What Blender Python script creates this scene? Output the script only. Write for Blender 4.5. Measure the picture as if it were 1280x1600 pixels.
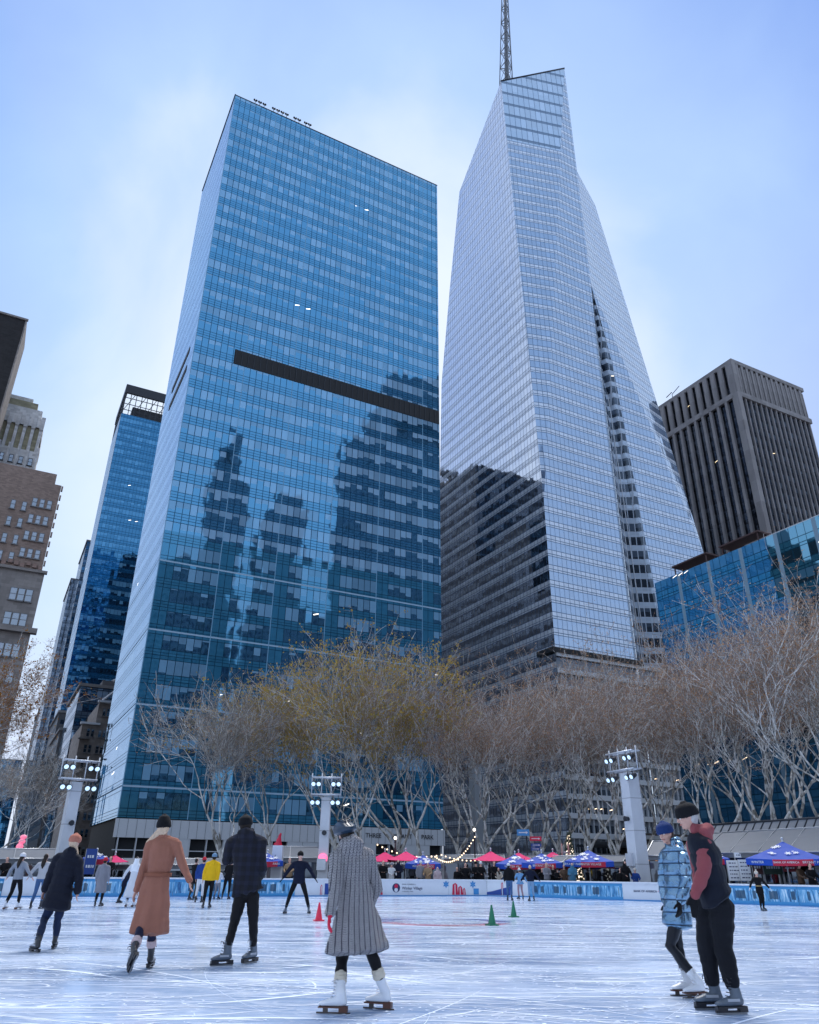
import bpy, bmesh, math, random
from mathutils import Vector, Matrix, noise
from math import sin, cos, tan, pi, radians as rad, sqrt, atan2, floor
SC = bpy.context.scene
for o in list(bpy.data.objects): bpy.data.objects.remove(o)
# ------------------------------------------------------------ camera
FPX = 1175.0
_z = Vector((24/FPX, 2459/FPX, 1)).normalized()
_sp = _z[2]; _cp = sqrt(1-_sp*_sp); _sr = _z[0]/_cp; _cr = sqrt(1-_sr*_sr)
CF = Vector((0, _cp, _sp)); _U0 = Vector((0, -_sp, _cp))
CR = Vector((1, 0, 0))*_cr + _U0*_sr; CU = Vector((1, 0, 0))*-_sr + _U0*_cr
CAM = Vector((0, 0, 1.2))
cam = bpy.data.cameras.new('camera'); camo = bpy.data.objects.new('camera', cam); SC.collection.objects.link(camo)
cam.sensor_fit = 'VERTICAL'; cam.sensor_height = 24; cam.lens = 24*FPX/1600
cam.clip_start = .1; cam.clip_end = 5000
camo.matrix_world = Matrix(((CR[0], CU[0], -CF[0], CAM[0]), (CR[1], CU[1], -CF[1], CAM[1]), (CR[2], CU[2], -CF[2], CAM[2]), (0, 0, 0, 1)))
SC.camera = camo
# ------------------------------------------------------------ light and exposure
SUN_EL, SUN_AZ = 62, 10          # the sun sits veiled behind the towers
w = bpy.data.worlds.new('World'); SC.world = w; w.use_nodes = True
nt = w.node_tree; bg = nt.nodes['Background']
sky = nt.nodes.new('ShaderNodeTexSky'); sky.sky_type = 'NISHITA'; sky.sun_disc = False
sky.sun_elevation = rad(SUN_EL); sky.sun_rotation = rad(SUN_AZ)
sky.air_density = 1.0; sky.dust_density = 2.5; sky.ozone_density = 2.0
def _wn(t, **k):
    x = nt.nodes.new(t)
    for a, b in k.items(): setattr(x, a, b)
    return x
# a thin bright cloud veil over the clear sky: paler low down and round the hidden sun, bluer overhead and to the sides
tc = _wn('ShaderNodeTexCoord'); nrm = _wn('ShaderNodeVectorMath', operation='NORMALIZE'); nt.links.new(tc.outputs['Generated'], nrm.inputs[0])
dot = _wn('ShaderNodeVectorMath', operation='DOT_PRODUCT'); nt.links.new(nrm.outputs[0], dot.inputs[0]); dot.inputs[1].default_value = Vector((-.05, .86, .52)).normalized()
nzv = _wn('ShaderNodeTexNoise'); nt.links.new(nrm.outputs[0], nzv.inputs['Vector']); nzv.inputs['Scale'].default_value = 2.4; nzv.inputs['Detail'].default_value = 6; nzv.inputs['Distortion'].default_value = .6
ad = _wn('ShaderNodeMath', operation='MULTIPLY_ADD'); nt.links.new(nzv.outputs[0], ad.inputs[0]); ad.inputs[1].default_value = .17; 
dm = _wn('ShaderNodeMath', operation='MULTIPLY'); nt.links.new(dot.outputs['Value'], dm.inputs[0]); dm.inputs[1].default_value = .9; nt.links.new(dm.outputs[0], ad.inputs[2])
vr = _wn('ShaderNodeValToRGB'); nt.links.new(ad.outputs[0], vr.inputs[0]); el = vr.color_ramp.elements
for p_ in range(3): el.new(.5)
for e_, (p_, c_) in zip(el, ((.0, (.50, .66, .92)), (.58, (.72, .82, .98)), (.785, (.10, .27, .76)), (.90, (.33, .53, .90)), (.962, (.70, .80, .96)))): e_.position = p_; e_.color = c_+(1,)
sepn = _wn('ShaderNodeSeparateXYZ'); nt.links.new(nrm.outputs[0], sepn.inputs[0])
hz = _wn('ShaderNodeMapRange'); nt.links.new(sepn.outputs[2], hz.inputs[0]); hz.inputs[1].default_value = .0; hz.inputs[2].default_value = .68; hz.inputs[3].default_value = .9; hz.inputs[4].default_value = 0
veil = _wn('ShaderNodeMix', data_type='RGBA'); nt.links.new(hz.outputs[0], veil.inputs[0]); nt.links.new(vr.outputs[0], veil.inputs[6]); veil.inputs[7].default_value = (.74, .82, .98, 1)
vs = _wn('ShaderNodeMix', data_type='RGBA', blend_type='MULTIPLY'); vs.inputs[0].default_value = 1; nt.links.new(veil.outputs[2], vs.inputs[6]); vs.inputs[7].default_value = (4.1, 4.1, 4.1, 1)
lim = _wn('ShaderNodeMix', data_type='RGBA', blend_type='DARKEN'); lim.inputs[0].default_value = 1; nt.links.new(sky.outputs[0], lim.inputs[6]); lim.inputs[7].default_value = (4.2, 4.3, 4.6, 1)
tot = _wn('ShaderNodeMix', data_type='RGBA'); tot.inputs[0].default_value = .85; nt.links.new(lim.outputs[2], tot.inputs[6]); nt.links.new(vs.outputs[2], tot.inputs[7])
nt.links.new(tot.outputs[2], bg.inputs[0])
bg.inputs[1].default_value = .12
sl = bpy.data.lights.new('sun', 'SUN'); sl.energy = 1.5; sl.angle = rad(20); sl.color = (1, .96, .92)
so = bpy.data.objects.new('sun', sl); SC.collection.objects.link(so)
sd = Vector((sin(rad(SUN_AZ))*cos(rad(SUN_EL)), cos(rad(SUN_AZ))*cos(rad(SUN_EL)), sin(rad(SUN_EL))))
so.rotation_euler = sd.to_track_quat('Z', 'Y').to_euler(); so.location = (0, 0, 60)
SC.view_settings.view_transform = 'Standard'; SC.view_settings.look = 'None'
SC.view_settings.exposure = 1.22; SC.view_settings.gamma = 1
SC.render.engine = 'CYCLES'
SC.cycles.max_bounces = 6; SC.cycles.diffuse_bounces = 2; SC.cycles.glossy_bounces = 4; SC.cycles.transparent_max_bounces = 8
SC.cycles.caustics_reflective = False; SC.cycles.caustics_refractive = False
try: SC.cycles.use_denoising = True
except Exception: pass
# ------------------------------------------------------------ helpers
def ray(px, py): return CF + CR*((px-640)/FPX) + CU*((800-py)/FPX)
def at_z(px, py, z=0.0): d = ray(px, py); return CAM + d*((z-CAM.z)/d.z)
def at_y(px, py, y): d = ray(px, py); return CAM + d*(y/d.y)
# street grid: A runs along the avenue, W runs west, O is the avenue corner of the left glass tower
_ga = rad(62.4); GA = Vector((sin(_ga), cos(_ga), 0)); GW = Vector((-GA.y, GA.x, 0)); GO = Vector((7.5, 165.75, 0))
def G(a, w, z=0.0): return GO + GA*a + GW*w + Vector((0, 0, z))
def hit_w(px, py, w):  # ray meets the vertical plane w = const -> (a, z)
    d = ray(px, py); t = (w - (CAM-GO).dot(GW))/d.dot(GW); p = CAM+d*t; return (p-GO).dot(GA), p.z
def hit_a(px, py, a):
    d = ray(px, py); t = (a - (CAM-GO).dot(GA))/d.dot(GA); p = CAM+d*t; return (p-GO).dot(GW), p.z
COL = SC.collection
def tag(o, label=None, cat=None, group=None, kind=None):
    if label: o['label'] = label
    if cat: o['category'] = cat
    if group: o['group'] = group
    if kind: o['kind'] = kind
    return o
def thing(name, label, cat, loc=(0, 0, 0), group=None, rz=0):
    o = bpy.data.objects.new(name, None); o.empty_display_size = .2; COL.objects.link(o)
    o.location = loc; o.rotation_euler = (0, 0, rz); return tag(o, label, cat, group)
class MB:
    """collects world- or local-space geometry into one mesh"""
    def __init__(s): s.bm = bmesh.new(); s.uv = s.bm.loops.layers.uv.new('UVMap'); s.mats = []
    def face(s, pts, uvs=None, mi=0):
        vs = [s.bm.verts.new(p) for p in pts]
        try: f = s.bm.faces.new(vs)
        except ValueError: return None
        f.material_index = mi
        if uvs:
            for l, u in zip(f.loops, uvs): l[s.uv].uv = u
        return f
    def wall(s, p0, p1, z0, z1, u0=0.0, mi=0):
        L = (Vector(p1)-Vector(p0)).to_2d().length
        a = Vector((p0[0], p0[1], 0)); b = Vector((p1[0], p1[1], 0)); Z = Vector((0, 0, 1))
        return s.face([a+Z*z0, b+Z*z0, b+Z*z1, a+Z*z1], [(u0, z0), (u0+L, z0), (u0+L, z1), (u0, z1)], mi)
    def box(s, c, sz, rz=0.0, mi=0, M=None):
        sx, sy, szz = sz[0]/2, sz[1]/2, sz[2]/2
        R = M if M is not None else Matrix.Rotation(rz, 3, 'Z'); c = Vector(c)
        v = [s.bm.verts.new(c + R @ Vector((x*sx, y*sy, z*szz))) for x in (-1, 1) for y in (-1, 1) for z in (-1, 1)]
        for q in ((0, 1, 3, 2), (4, 6, 7, 5), (0, 4, 5, 1), (2, 3, 7, 6), (0, 2, 6, 4), (1, 5, 7, 3)):
            f = s.bm.faces.new([v[i] for i in q]); f.material_index = mi
            for l in f.loops:
                d = l.vert.co - c; l[s.uv].uv = ((R.inverted() @ d).x + (R.inverted() @ d).y, d.z)
    def prism(s, pts, z0, z1, mi=0, top=None, skip_bottom=True):
        """vertical prism over a plan polygon (counter-clockwise), uv in metres"""
        n = len(pts); u = 0
        for i in range(n):
            p, q = Vector(pts[i]), Vector(pts[(i+1) % n]); s.wall(p, q, z0, z1, u, mi); u += (q-p).to_2d().length
        s.face([Vector((p[0], p[1], z1)) for p in pts], [(p[0], p[1]) for p in pts], mi if top is None else top)
    def tube(s, pts, rad_, n=6, cap=True, mi=0):
        pts = [Vector(p) for p in pts]; rings = []; up = None
        for i, p in enumerate(pts):
            t = (pts[min(i+1, len(pts)-1)]-pts[max(i-1, 0)])
            if t.length < 1e-6: t = Vector((0, 0, 1))
            t.normalize()
            if up is None: up = t.orthogonal().normalized()
            up = (up - t*up.dot(t)); up = up.normalized() if up.length > 1e-5 else t.orthogonal().normalized()
            b = t.cross(up); r = rad_[i] if hasattr(rad_, '__len__') else rad_
            rings.append([s.bm.verts.new(p + up*(r*cos(2*pi*k/n)) + b*(r*sin(2*pi*k/n))) for k in range(n)])
        for a, b in zip(rings, rings[1:]):
            for k in range(n):
                f = s.bm.faces.new((a[k], a[(k+1) % n], b[(k+1) % n], b[k])); f.smooth = n > 4; f.material_index = mi
        if cap and n > 2:
            s.bm.faces.new(rings[0][::-1]).material_index = mi; s.bm.faces.new(rings[-1]).material_index = mi
    def lathe(s, prof, c=(0, 0, 0), n=16, mi=0, smooth=True):
        c = Vector(c); rings = []
        for r, z in prof:
            if r < 1e-5: rings.append([s.bm.verts.new(c+Vector((0, 0, z)))])
            else: rings.append([s.bm.verts.new(c+Vector((r*cos(2*pi*k/n), r*sin(2*pi*k/n), z))) for k in range(n)])
        for a, b in zip(rings, rings[1:]):
            for k in range(n):
                k2 = (k+1) % n
                if len(a) == 1 and len(b) == 1: continue
                if len(a) == 1: f = s.bm.faces.new((a[0], b[k2], b[k]))
                elif len(b) == 1: f = s.bm.faces.new((a[k], a[k2], b[0]))
                else: f = s.bm.faces.new((a[k], a[k2], b[k2], b[k]))
                f.smooth = smooth; f.material_index = mi
    def ball(s, c, r, n=10, sc=(1, 1, 1), mi=0):
        r0 = bmesh.ops.create_uvsphere(s.bm, u_segments=n, v_segments=max(4, n*2//3), radius=r)
        c = Vector(c)
        for v in r0['verts']:
            v.co = Vector((v.co.x*sc[0], v.co.y*sc[1], v.co.z*sc[2])) + c
            for f in v.link_faces: f.smooth = True; f.material_index = mi
    def build(s, name, mats, parent=None, loc=None, recalc=False):
        if recalc: bmesh.ops.recalc_face_normals(s.bm, faces=s.bm.faces)
        me = bpy.data.meshes.new(name); s.bm.to_mesh(me); s.bm.free()
        for m in (mats if isinstance(mats, (list, tuple)) else [mats]): me.materials.append(m)
        o = bpy.data.objects.new(name, me); COL.objects.link(o)
        if parent is not None: o.parent = parent
        if loc is not None: o.location = loc
        return o
# ------------------------------------------------------------ node helper and materials
class NG:
    def __init__(s, name):
        s.m = bpy.data.materials.new(name); s.m.use_nodes = True; s.nt = s.m.node_tree; s.nt.nodes.clear()
    def n(s, t, **kw):
        x = s.nt.nodes.new(t)
        for k, v in kw.items(): setattr(x, k, v)
        return x
    def ln(s, a, b): s.nt.links.new(a, b)
    def put(s, sock, v):
        if hasattr(v, 'is_output'): s.ln(v, sock)
        elif v is not None: sock.default_value = v
    def math(s, op, a, b=None, c=None, clamp=False):
        x = s.n('ShaderNodeMath', operation=op, use_clamp=clamp)
        for i, v in enumerate((a, b, c)):
            if v is not None: s.put(x.inputs[i], v)
        return x.outputs[0]
    def mix(s, f, a, b, mode='MIX'):
        x = s.n('ShaderNodeMix', data_type='RGBA', blend_type=mode)
        s.put(x.inputs[0], f); s.put(x.inputs[6], c4(a)); s.put(x.inputs[7], c4(b)); return x.outputs[2]
    def fmix(s, f, a, b):
        x = s.n('ShaderNodeMix', data_type='FLOAT'); s.put(x.inputs[0], f); s.put(x.inputs[2], a); s.put(x.inputs[3], b); return x.outputs[0]
    def comb(s, x_, y, z=0.0):
        x = s.n('ShaderNodeCombineXYZ'); s.put(x.inputs[0], x_); s.put(x.inputs[1], y); s.put(x.inputs[2], z); return x.outputs[0]
    def sep(s, v): x = s.n('ShaderNodeSeparateXYZ'); s.ln(v, x.inputs[0]); return x.outputs
    def wn(s, vec): x = s.n('ShaderNodeTexWhiteNoise', noise_dimensions='3D'); s.ln(vec, x.inputs['Vector']); return x.outputs
    def noise(s, vec, scale, detail=3, rough=.55, dist=0.0):
        x = s.n('ShaderNodeTexNoise')
        if vec is not None: s.ln(vec, x.inputs['Vector'])
        x.inputs['Scale'].default_value = scale; x.inputs['Detail'].default_value = detail
        x.inputs['Roughness'].default_value = rough; x.inputs['Distortion'].default_value = dist; return x.outputs
    def vmath(s, op, a, b=None, sc=None):
        x = s.n('ShaderNodeVectorMath', operation=op); s.put(x.inputs[0], a)
        if b is not None: s.put(x.inputs[1], b)
        if sc is not None: s.put(x.inputs['Scale'], sc)
        return x.outputs['Value' if op in ('LENGTH', 'DOT_PRODUCT') else 'Vector']
    def ramp(s, f, stops):
        x = s.n('ShaderNodeValToRGB'); s.ln(f, x.inputs[0]); el = x.color_ramp.elements
        while len(el) < len(stops): el.new(.5)
        for e, (p, c) in zip(el, stops): e.position = p; e.color = c4(c)
        return x.outputs[0]
    def coord(s, which='Object'): return s.n('ShaderNodeTexCoord').outputs[which]
    def mapping(s, v, sc=(1, 1, 1), rot=(0, 0, 0), loc=(0, 0, 0)):
        x = s.n('ShaderNodeMapping'); s.ln(v, x.inputs[0]); x.inputs[1].default_value = loc; x.inputs[2].default_value = rot; x.inputs[3].default_value = sc
        return x.outputs[0]
    def out(s, sh): o = s.n('ShaderNodeOutputMaterial'); s.ln(sh, o.inputs[0]); return s.m
    def bsdf(s, col, rough=.6, metal=0.0, normal=None, **kw):
        b = s.n('ShaderNodeBsdfPrincipled'); s.put(b.inputs['Base Color'], c4(col)); s.put(b.inputs['Roughness'], rough); s.put(b.inputs['Metallic'], metal)
        if normal is not None: s.ln(normal, b.inputs['Normal'])
        for k, v in kw.items(): s.put(b.inputs[k.replace('_', ' ')], v)
        return b.outputs[0]
    def bump(s, h, strength=.3, dist=.01):
        x = s.n('ShaderNodeBump'); x.inputs['Strength'].default_value = strength; x.inputs['Distance'].default_value = dist; s.ln(h, x.inputs['Height']); return x.outputs[0]
def c4(c):
    if hasattr(c, 'is_output') or c is None: return c
    if isinstance(c, (int, float)): return (c, c, c, 1)
    return tuple(c) if len(c) == 4 else tuple(c)+(1,)
_mc = {}
def plain(name, col, rough=.6, metal=0.0, var=.12, scale=6.0, bump=.15, bscale=40.0, sheen=0.0, spec=.5):
    """painted, woven or cast stuff with a little natural variation"""
    if name in _mc: return _mc[name]
    g = NG(name); co = g.coord()
    nz = g.noise(co, scale, 4)[0]
    k = g.math('MULTIPLY_ADD', nz, 2*var, 1-var)
    colr = g.mix(1.0, col, g.n('ShaderNodeCombineColor').outputs[0] if 0 else g.comb(k, k, k), 'MULTIPLY')
    nb = g.noise(co, bscale, 3)[0]
    sh = g.bsdf(colr, g.math('MULTIPLY_ADD', nz, .2, rough-.1, clamp=True), metal, g.bump(nb, bump, .01))
    b = sh.node; b.inputs['Sheen Weight'].default_value = sheen; b.inputs['Specular IOR Level'].default_value = spec
    _mc[name] = g.out(sh); return _mc[name]
def emit(name, col, e, base=.8):
    if name in _mc: return _mc[name]
    g = NG(name); sh = g.bsdf(base, .4, 0.0, None, Emission_Color=c4(col), Emission_Strength=e); _mc[name] = g.out(sh); return _mc[name]
def facade(name, fh, bay, s0, s1, span, blind, dark, tintc, Rv=.55, Rs=.45, Rb=.4, rough=.03, line=(.05, .08, .12), lw=.03, lh=.02,
           ng=6, blindness=.5, tilt=.02, litp=.04, lit=(1, .93, .8), lite=1.5, lines2=None, hline=None, pier=None, zshift=0.0, sub=None, wob=.006, gz=.9):
    g = NG(name); uv = g.n('ShaderNodeUVMap').outputs[0]; U = g.sep(uv)
    u, v = U[0], U[1]
    fv = g.math('DIVIDE', g.math('ADD', v, zshift), fh); fl = g.math('FLOOR', fv); ff = g.math('FRACT', fv)
    bu = g.math('DIVIDE', u, bay); bi = g.math('FLOOR', bu); bf = g.math('FRACT', bu)
    # rooms of varying width share a blind position
    off = g.math('MULTIPLY', g.wn(g.comb(fl, 7.3, 1.0))[0], ng)
    gi = g.math('FLOOR', g.math('DIVIDE', g.math('ADD', bi, off), ng))
    if pier: 
        pr_ = g.math('LESS_THAN', g.math('FRACT', g.math('DIVIDE', g.math('ADD', bi, .5), pier[0])), pier[1])
    r1 = g.wn(g.comb(bi, fl, 2.0)); r2 = g.wn(g.comb(gi, fl, 5.0))
    vis = g.math('MULTIPLY', g.math('GREATER_THAN', ff, s0), g.math('LESS_THAN', ff, s1))
    if pier: vis = g.math('MULTIPLY', vis, g.math('SUBTRACT', 1.0, pr_))
    q = g.math('ADD', g.math('MULTIPLY', r2[0], .62), g.math('MULTIPLY', r1[0], .38))
    bh = g.math('MULTIPLY', g.math('SUBTRACT', q, 1-blindness-.25), 2.2, clamp=True)
    bl = g.math('GREATER_THAN', ff, g.math('SUBTRACT', s1, g.math('MULTIPLY', bh, s1-s0)))
    bl = g.math('MULTIPLY', bl, vis)
    spv = g.math('MULTIPLY_ADD', g.wn(g.comb(bi, fl, 9.0))[0], .22, .89)
    spc = g.mix(1.0, span, g.comb(spv, spv, spv), 'MULTIPLY')
    bv = g.math('MULTIPLY_ADD', r1[0], .5, .7)
    blc = g.mix(1.0, blind, g.comb(bv, bv, bv), 'MULTIPLY')
    col = g.mix(vis, spc, dark); col = g.mix(bl, col, blc)
    R = g.fmix(vis, Rs, Rv); R = g.fmix(bl, R, Rb)
    # glass mirrors more at a glancing view, and whiter
    lwt = g.n('ShaderNodeLayerWeight'); lwt.inputs[0].default_value = .5; fz = g.math('POWER', lwt.outputs['Facing'], 3.5)
    R = g.fmix(g.math('MULTIPLY', fz, gz), R, 1.0); tintc = g.mix(fz, tintc, (.93, .96, 1))
    ln = g.math('LESS_THAN', bf, lw/bay)
    lh_ = g.math('LESS_THAN', ff, lh/fh); ln = g.math('MAXIMUM', ln, lh_)
    ln = g.math('MAXIMUM', ln, g.math('LESS_THAN', g.math('ABSOLUTE', g.math('SUBTRACT', ff, s0)), lh/fh*.5))
    ln = g.math('MAXIMUM', ln, g.math('LESS_THAN', g.math('ABSOLUTE', g.math('SUBTRACT', ff, s1)), lh/fh*.5))
    if sub: ln = g.math('MAXIMUM', ln, g.math('LESS_THAN', g.math('ABSOLUTE', g.math('SUBTRACT', ff, sub)), lh/fh*.35))
    col = g.mix(ln, col, line); R = g.math('MULTIPLY', R, g.math('SUBTRACT', 1.0, g.math('MULTIPLY', ln, .75)))
    if hline:  # proud light rail every n floors below a height
        nfl, hw, hc, hz = hline
        m = g.math('LESS_THAN', g.math('FRACT', g.math('DIVIDE', fv, nfl)), hw/(fh*nfl)); m = g.math('MULTIPLY', m, g.math('LESS_THAN', v, hz))
        col = g.mix(m, col, hc); R = g.math('MULTIPLY', R, g.math('SUBTRACT', 1.0, m))
    if lines2:  # brighter vertical every n bays
        nb, vw, vc, vz = lines2
        m = g.math('LESS_THAN', g.math('FRACT', g.math('DIVIDE', bu, nb)), vw/(bay*nb)); m = g.math('MULTIPLY', m, g.math('LESS_THAN', v, vz))
        col = g.mix(m, col, vc); R = g.math('MULTIPLY', R, g.math('SUBTRACT', 1.0, m))
    # ceiling lights seen through clear glass
    r3 = g.wn(g.comb(bi, fl, 11.0)); r4 = g.wn(g.comb(gi, fl, 13.0))
    lp = g.math('GREATER_THAN', g.math('ADD', g.math('MULTIPLY', r3[0], .5), g.math('MULTIPLY', r4[0], .5)), 1-litp*2.2)
    lh2 = g.math('SUBTRACT', s1, .12)
    slope = g.math('MULTIPLY', g.math('SUBTRACT', bf, .5), .10)
    d = g.math('ABSOLUTE', g.math('SUBTRACT', g.math('SUBTRACT', ff, slope), lh2))
    lt = g.math('MULTIPLY', g.math('LESS_THAN', d, .020), lp); lt = g.math('MULTIPLY', lt, g.math('SUBTRACT', vis, bl, clamp=True))
    lt = g.math('MULTIPLY', lt, g.math('GREATER_THAN', bf, .25))
    geo = g.n('ShaderNodeNewGeometry')
    pn = g.vmath('SUBTRACT', g.wn(g.comb(bi, fl, 21.0))[1], (.5, .5, .5))
    low = g.vmath('SUBTRACT', g.noise(g.comb(g.math('MULTIPLY', u, .25), g.math('MULTIPLY', v, .25), 0.0), 1.0, 2)[1], (.5, .5, .5))
    nn = g.vmath('ADD', geo.outputs['Normal'], g.vmath('SCALE', pn, sc=tilt)); nn = g.vmath('ADD', nn, g.vmath('SCALE', low, sc=wob*4))
    nn = g.vmath('NORMALIZE', nn)
    df = g.n('ShaderNodeBsdfDiffuse'); g.ln(col, df.inputs[0])
    gl = g.n('ShaderNodeBsdfGlossy'); g.put(gl.inputs[0], c4(tintc)); gl.inputs[1].default_value = rough; g.ln(nn, gl.inputs['Normal'])
    ms = g.n('ShaderNodeMixShader'); g.ln(R, ms.inputs[0]); g.ln(df.outputs[0], ms.inputs[1]); g.ln(gl.outputs[0], ms.inputs[2])
    em = g.n('ShaderNodeEmission'); em.inputs[0].default_value = c4(lit); g.ln(g.math('MULTIPLY', lt, lite), em.inputs[1])
    ad = g.n('ShaderNodeAddShader'); g.ln(ms.outputs[0], ad.inputs[0]); g.ln(em.outputs[0], ad.inputs[1])
    g.out(ad.outputs[0]); return g.m
def masonry(name, col, bw=.6, bh=.25, mortar=.8, var=.18, dirt=.35, rough=.85):
    g = NG(name); co = g.n('ShaderNodeUVMap').outputs[0]
    b = g.n('ShaderNodeTexBrick'); g.ln(co, b.inputs[0]); b.inputs['Scale'].default_value = 1
    b.inputs['Brick Width'].default_value = bw; b.inputs['Row Height'].default_value = bh; b.inputs['Mortar Size'].default_value = .012
    b.inputs['Color1'].default_value = c4([c*(1+var) for c in col]); b.inputs['Color2'].default_value = c4([c*(1-var) for c in col])
    b.inputs['Mortar'].default_value = c4([c*mortar for c in col])
    st = g.noise(g.mapping(co, (.5, .08, 1)), 1.0, 5, .65)[0]
    k = g.math('MULTIPLY_ADD', st, dirt*2, 1-dirt)
    c = g.mix(1.0, b.outputs[0], g.comb(k, k, k), 'MULTIPLY')
    g.out(g.bsdf(c, rough, 0.0, g.bump(b.outputs['Fac'], .3, .01))); return g.m
def part(mb, name, mat, root, **kw):
    """mesh built in world coordinates, hung under an unrotated thing"""
    o = mb.build(name, mat, root, **kw); o.location = -_wl(root); return o
def _wl(r):
    v = Vector(r.location)
    while r.parent is not None: r = r.parent; v = v+Vector(r.location)
    return v
# ------------------------------------------------------------ materials of the setting
M = {}
M['roof'] = plain('roofing', (.12, .12, .13), .9, bscale=4)
M['steel'] = plain('steel', (.35, .37, .4), .45, .6, bump=.05)
M['dark_metal'] = plain('dark_metal', (.03, .035, .045), .5, .3, bump=.05)
M['pale_metal'] = plain('pale_metal', (.6, .64, .7), .4, .3, bump=.03)
M['white_panel'] = plain('white_panel', (.62, .65, .7), .5, .0, var=.08, bump=.03)
M['black'] = plain('black_void', (.012, .014, .018), .7, bump=0)
M['pane'] = facade('window_pane', 50, 50, 0, 1, (.1, .1, .1), (.3, .35, .4), (.03, .035, .045), (.75, .85, 1), Rv=.4, Rs=.4, Rb=.4, blindness=.0, line=(.03, .03, .03), lw=.0, lh=.0, litp=0, tilt=.02)
BLUE = (.21, .60, .96)
M['glassA'] = facade('blue_curtain_wall', 4.62, 1.46, .30, .86, (.02, .10, .19), (.30, .48, .66), (.012, .035, .06), BLUE, Rv=.54, Rs=.48, Rb=.26,
                     line=(.006, .035, .075), lw=.15, lh=.15, ng=7, blindness=.62, tilt=.009, litp=.05, lines2=(8, .16, (.22, .42, .6), 300), sub=.15)
M['glassB'] = facade('blue_curtain_wall_lower', 4.62, 1.46, .26, .86, (.028, .16, .26), (.20, .38, .55), (.010, .028, .045), BLUE, Rv=.42, Rs=.32, Rb=.24,
                     line=(.008, .04, .07), lw=.13, lh=.13, ng=6, blindness=.50, tilt=.02, litp=.10, lines2=(8, .16, (.22, .42, .6), 300), hline=(3, .3, (.4, .55, .7), 300), sub=.13, lite=1.6, pier=(8, .25))
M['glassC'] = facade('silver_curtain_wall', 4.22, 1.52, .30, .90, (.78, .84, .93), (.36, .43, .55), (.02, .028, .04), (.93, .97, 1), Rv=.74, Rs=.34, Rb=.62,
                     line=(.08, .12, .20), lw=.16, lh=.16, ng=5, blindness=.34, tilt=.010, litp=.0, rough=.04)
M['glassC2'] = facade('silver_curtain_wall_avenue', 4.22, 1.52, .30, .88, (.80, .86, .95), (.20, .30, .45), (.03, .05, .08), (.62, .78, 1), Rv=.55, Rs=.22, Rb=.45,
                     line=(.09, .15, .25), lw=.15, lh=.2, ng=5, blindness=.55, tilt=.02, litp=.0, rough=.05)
M['crown'] = facade('crown_glass', 6.3, 2.1, .10, .94, (.14, .22, .36), (.36, .48, .66), (.26, .38, .56), (.68, .84, 1), Rv=.45, Rs=.4, Rb=.42,
                     line=(.06, .11, .20), lw=.16, lh=.34, ng=5, blindness=.5, tilt=.02, litp=.0, rough=.06)
M['notch'] = facade('notch_glass', 4.22, 1.52, .28, .92, (.46, .55, .66), (.05, .07, .10), (.006, .01, .016), (.6, .75, .95), Rv=.10, Rs=.2, Rb=.1,
                     line=(.45, .52, .62), lw=.22, lh=.2, ng=3, blindness=.3, tilt=.02, litp=.03)
M['glassD'] = facade('teal_curtain_wall', 4.0, 1.5, .30, .88, (.03, .17, .26), (.08, .22, .34), (.004, .022, .038), (.30, .66, .90), Rv=.50, Rs=.44, Rb=.40,
                     line=(.008, .05, .09), lw=.12, lh=.16, ng=4, blindness=.35, tilt=.03, litp=.06, lines2=(5, .8, (.28, .42, .54), 300), lite=.8)
M['glassD2'] = facade('teal_curtain_wall_dark_reflection', 4.0, 1.5, .30, .88, (.015, .05, .075), (.04, .09, .13), (.006, .016, .024), (.3, .6, .85), Rv=.12, Rs=.12, Rb=.1,
                     line=(.006, .02, .03), lw=.12, lh=.16, ng=4, blindness=.3, tilt=.03, litp=.10, lines2=(5, .8, (.12, .19, .25), 300), lite=.9, lit=(1, .75, .5))  # dark tree reflections on the lower storeys, put into dim colours and low gloss
M['glassE'] = facade('far_blue_curtain_wall', 4.4, 1.5, .30, .86, (.01, .07, .16), (.10, .26, .42), (.004, .012, .022), (.14, .48, .86), Rv=.42, Rs=.36, Rb=.34,
                     line=(.006, .035, .08), lw=.12, lh=.2, ng=6, blindness=.45, tilt=.02, gz=0.45, litp=.05)
M['glassF'] = facade('grey_glass', 3.9, 1.5, .30, .86, (.10, .14, .19), (.2, .25, .32), (.02, .03, .04), (.6, .75, .95), Rv=.45, Rs=.25, Rb=.3,
                     line=(.03, .04, .06), lw=.15, lh=.2, ng=4, blindness=.4, tilt=.02, gz=0.3, litp=.03)
M['officeR'] = facade('stone_offices', 3.9, 2.4, .30, .80, (.10, .105, .115), (.06, .075, .09), (.02, .025, .035), (.5, .6, .75), Rv=.15, Rs=.02, Rb=.1,
                     line=(.10, .105, .115), lw=.9, lh=.05, ng=3, blindness=.3, tilt=.02, gz=.1, litp=.02)
M['officeD'] = facade('dark_stone_offices', 3.9, 2.4, .30, .80, (.03, .036, .05), (.03, .035, .045), (.01, .013, .02), (.5, .6, .75), Rv=.12, Rs=.02, Rb=.1,
                     line=(.03, .036, .05), lw=.9, lh=.05, ng=3, blindness=.3, tilt=.01, gz=.05, litp=.0)
M['officeM'] = facade('mirrored_offices', 3.9, 2.4, .30, .80, (.17, .20, .25), (.06, .075, .09), (.03, .04, .055), (.5, .6, .75), Rv=.2, Rs=.02, Rb=.1,
                     line=(.17, .20, .25), lw=.9, lh=.05, ng=3, blindness=.3, tilt=.01, gz=.1, litp=.0)
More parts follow.
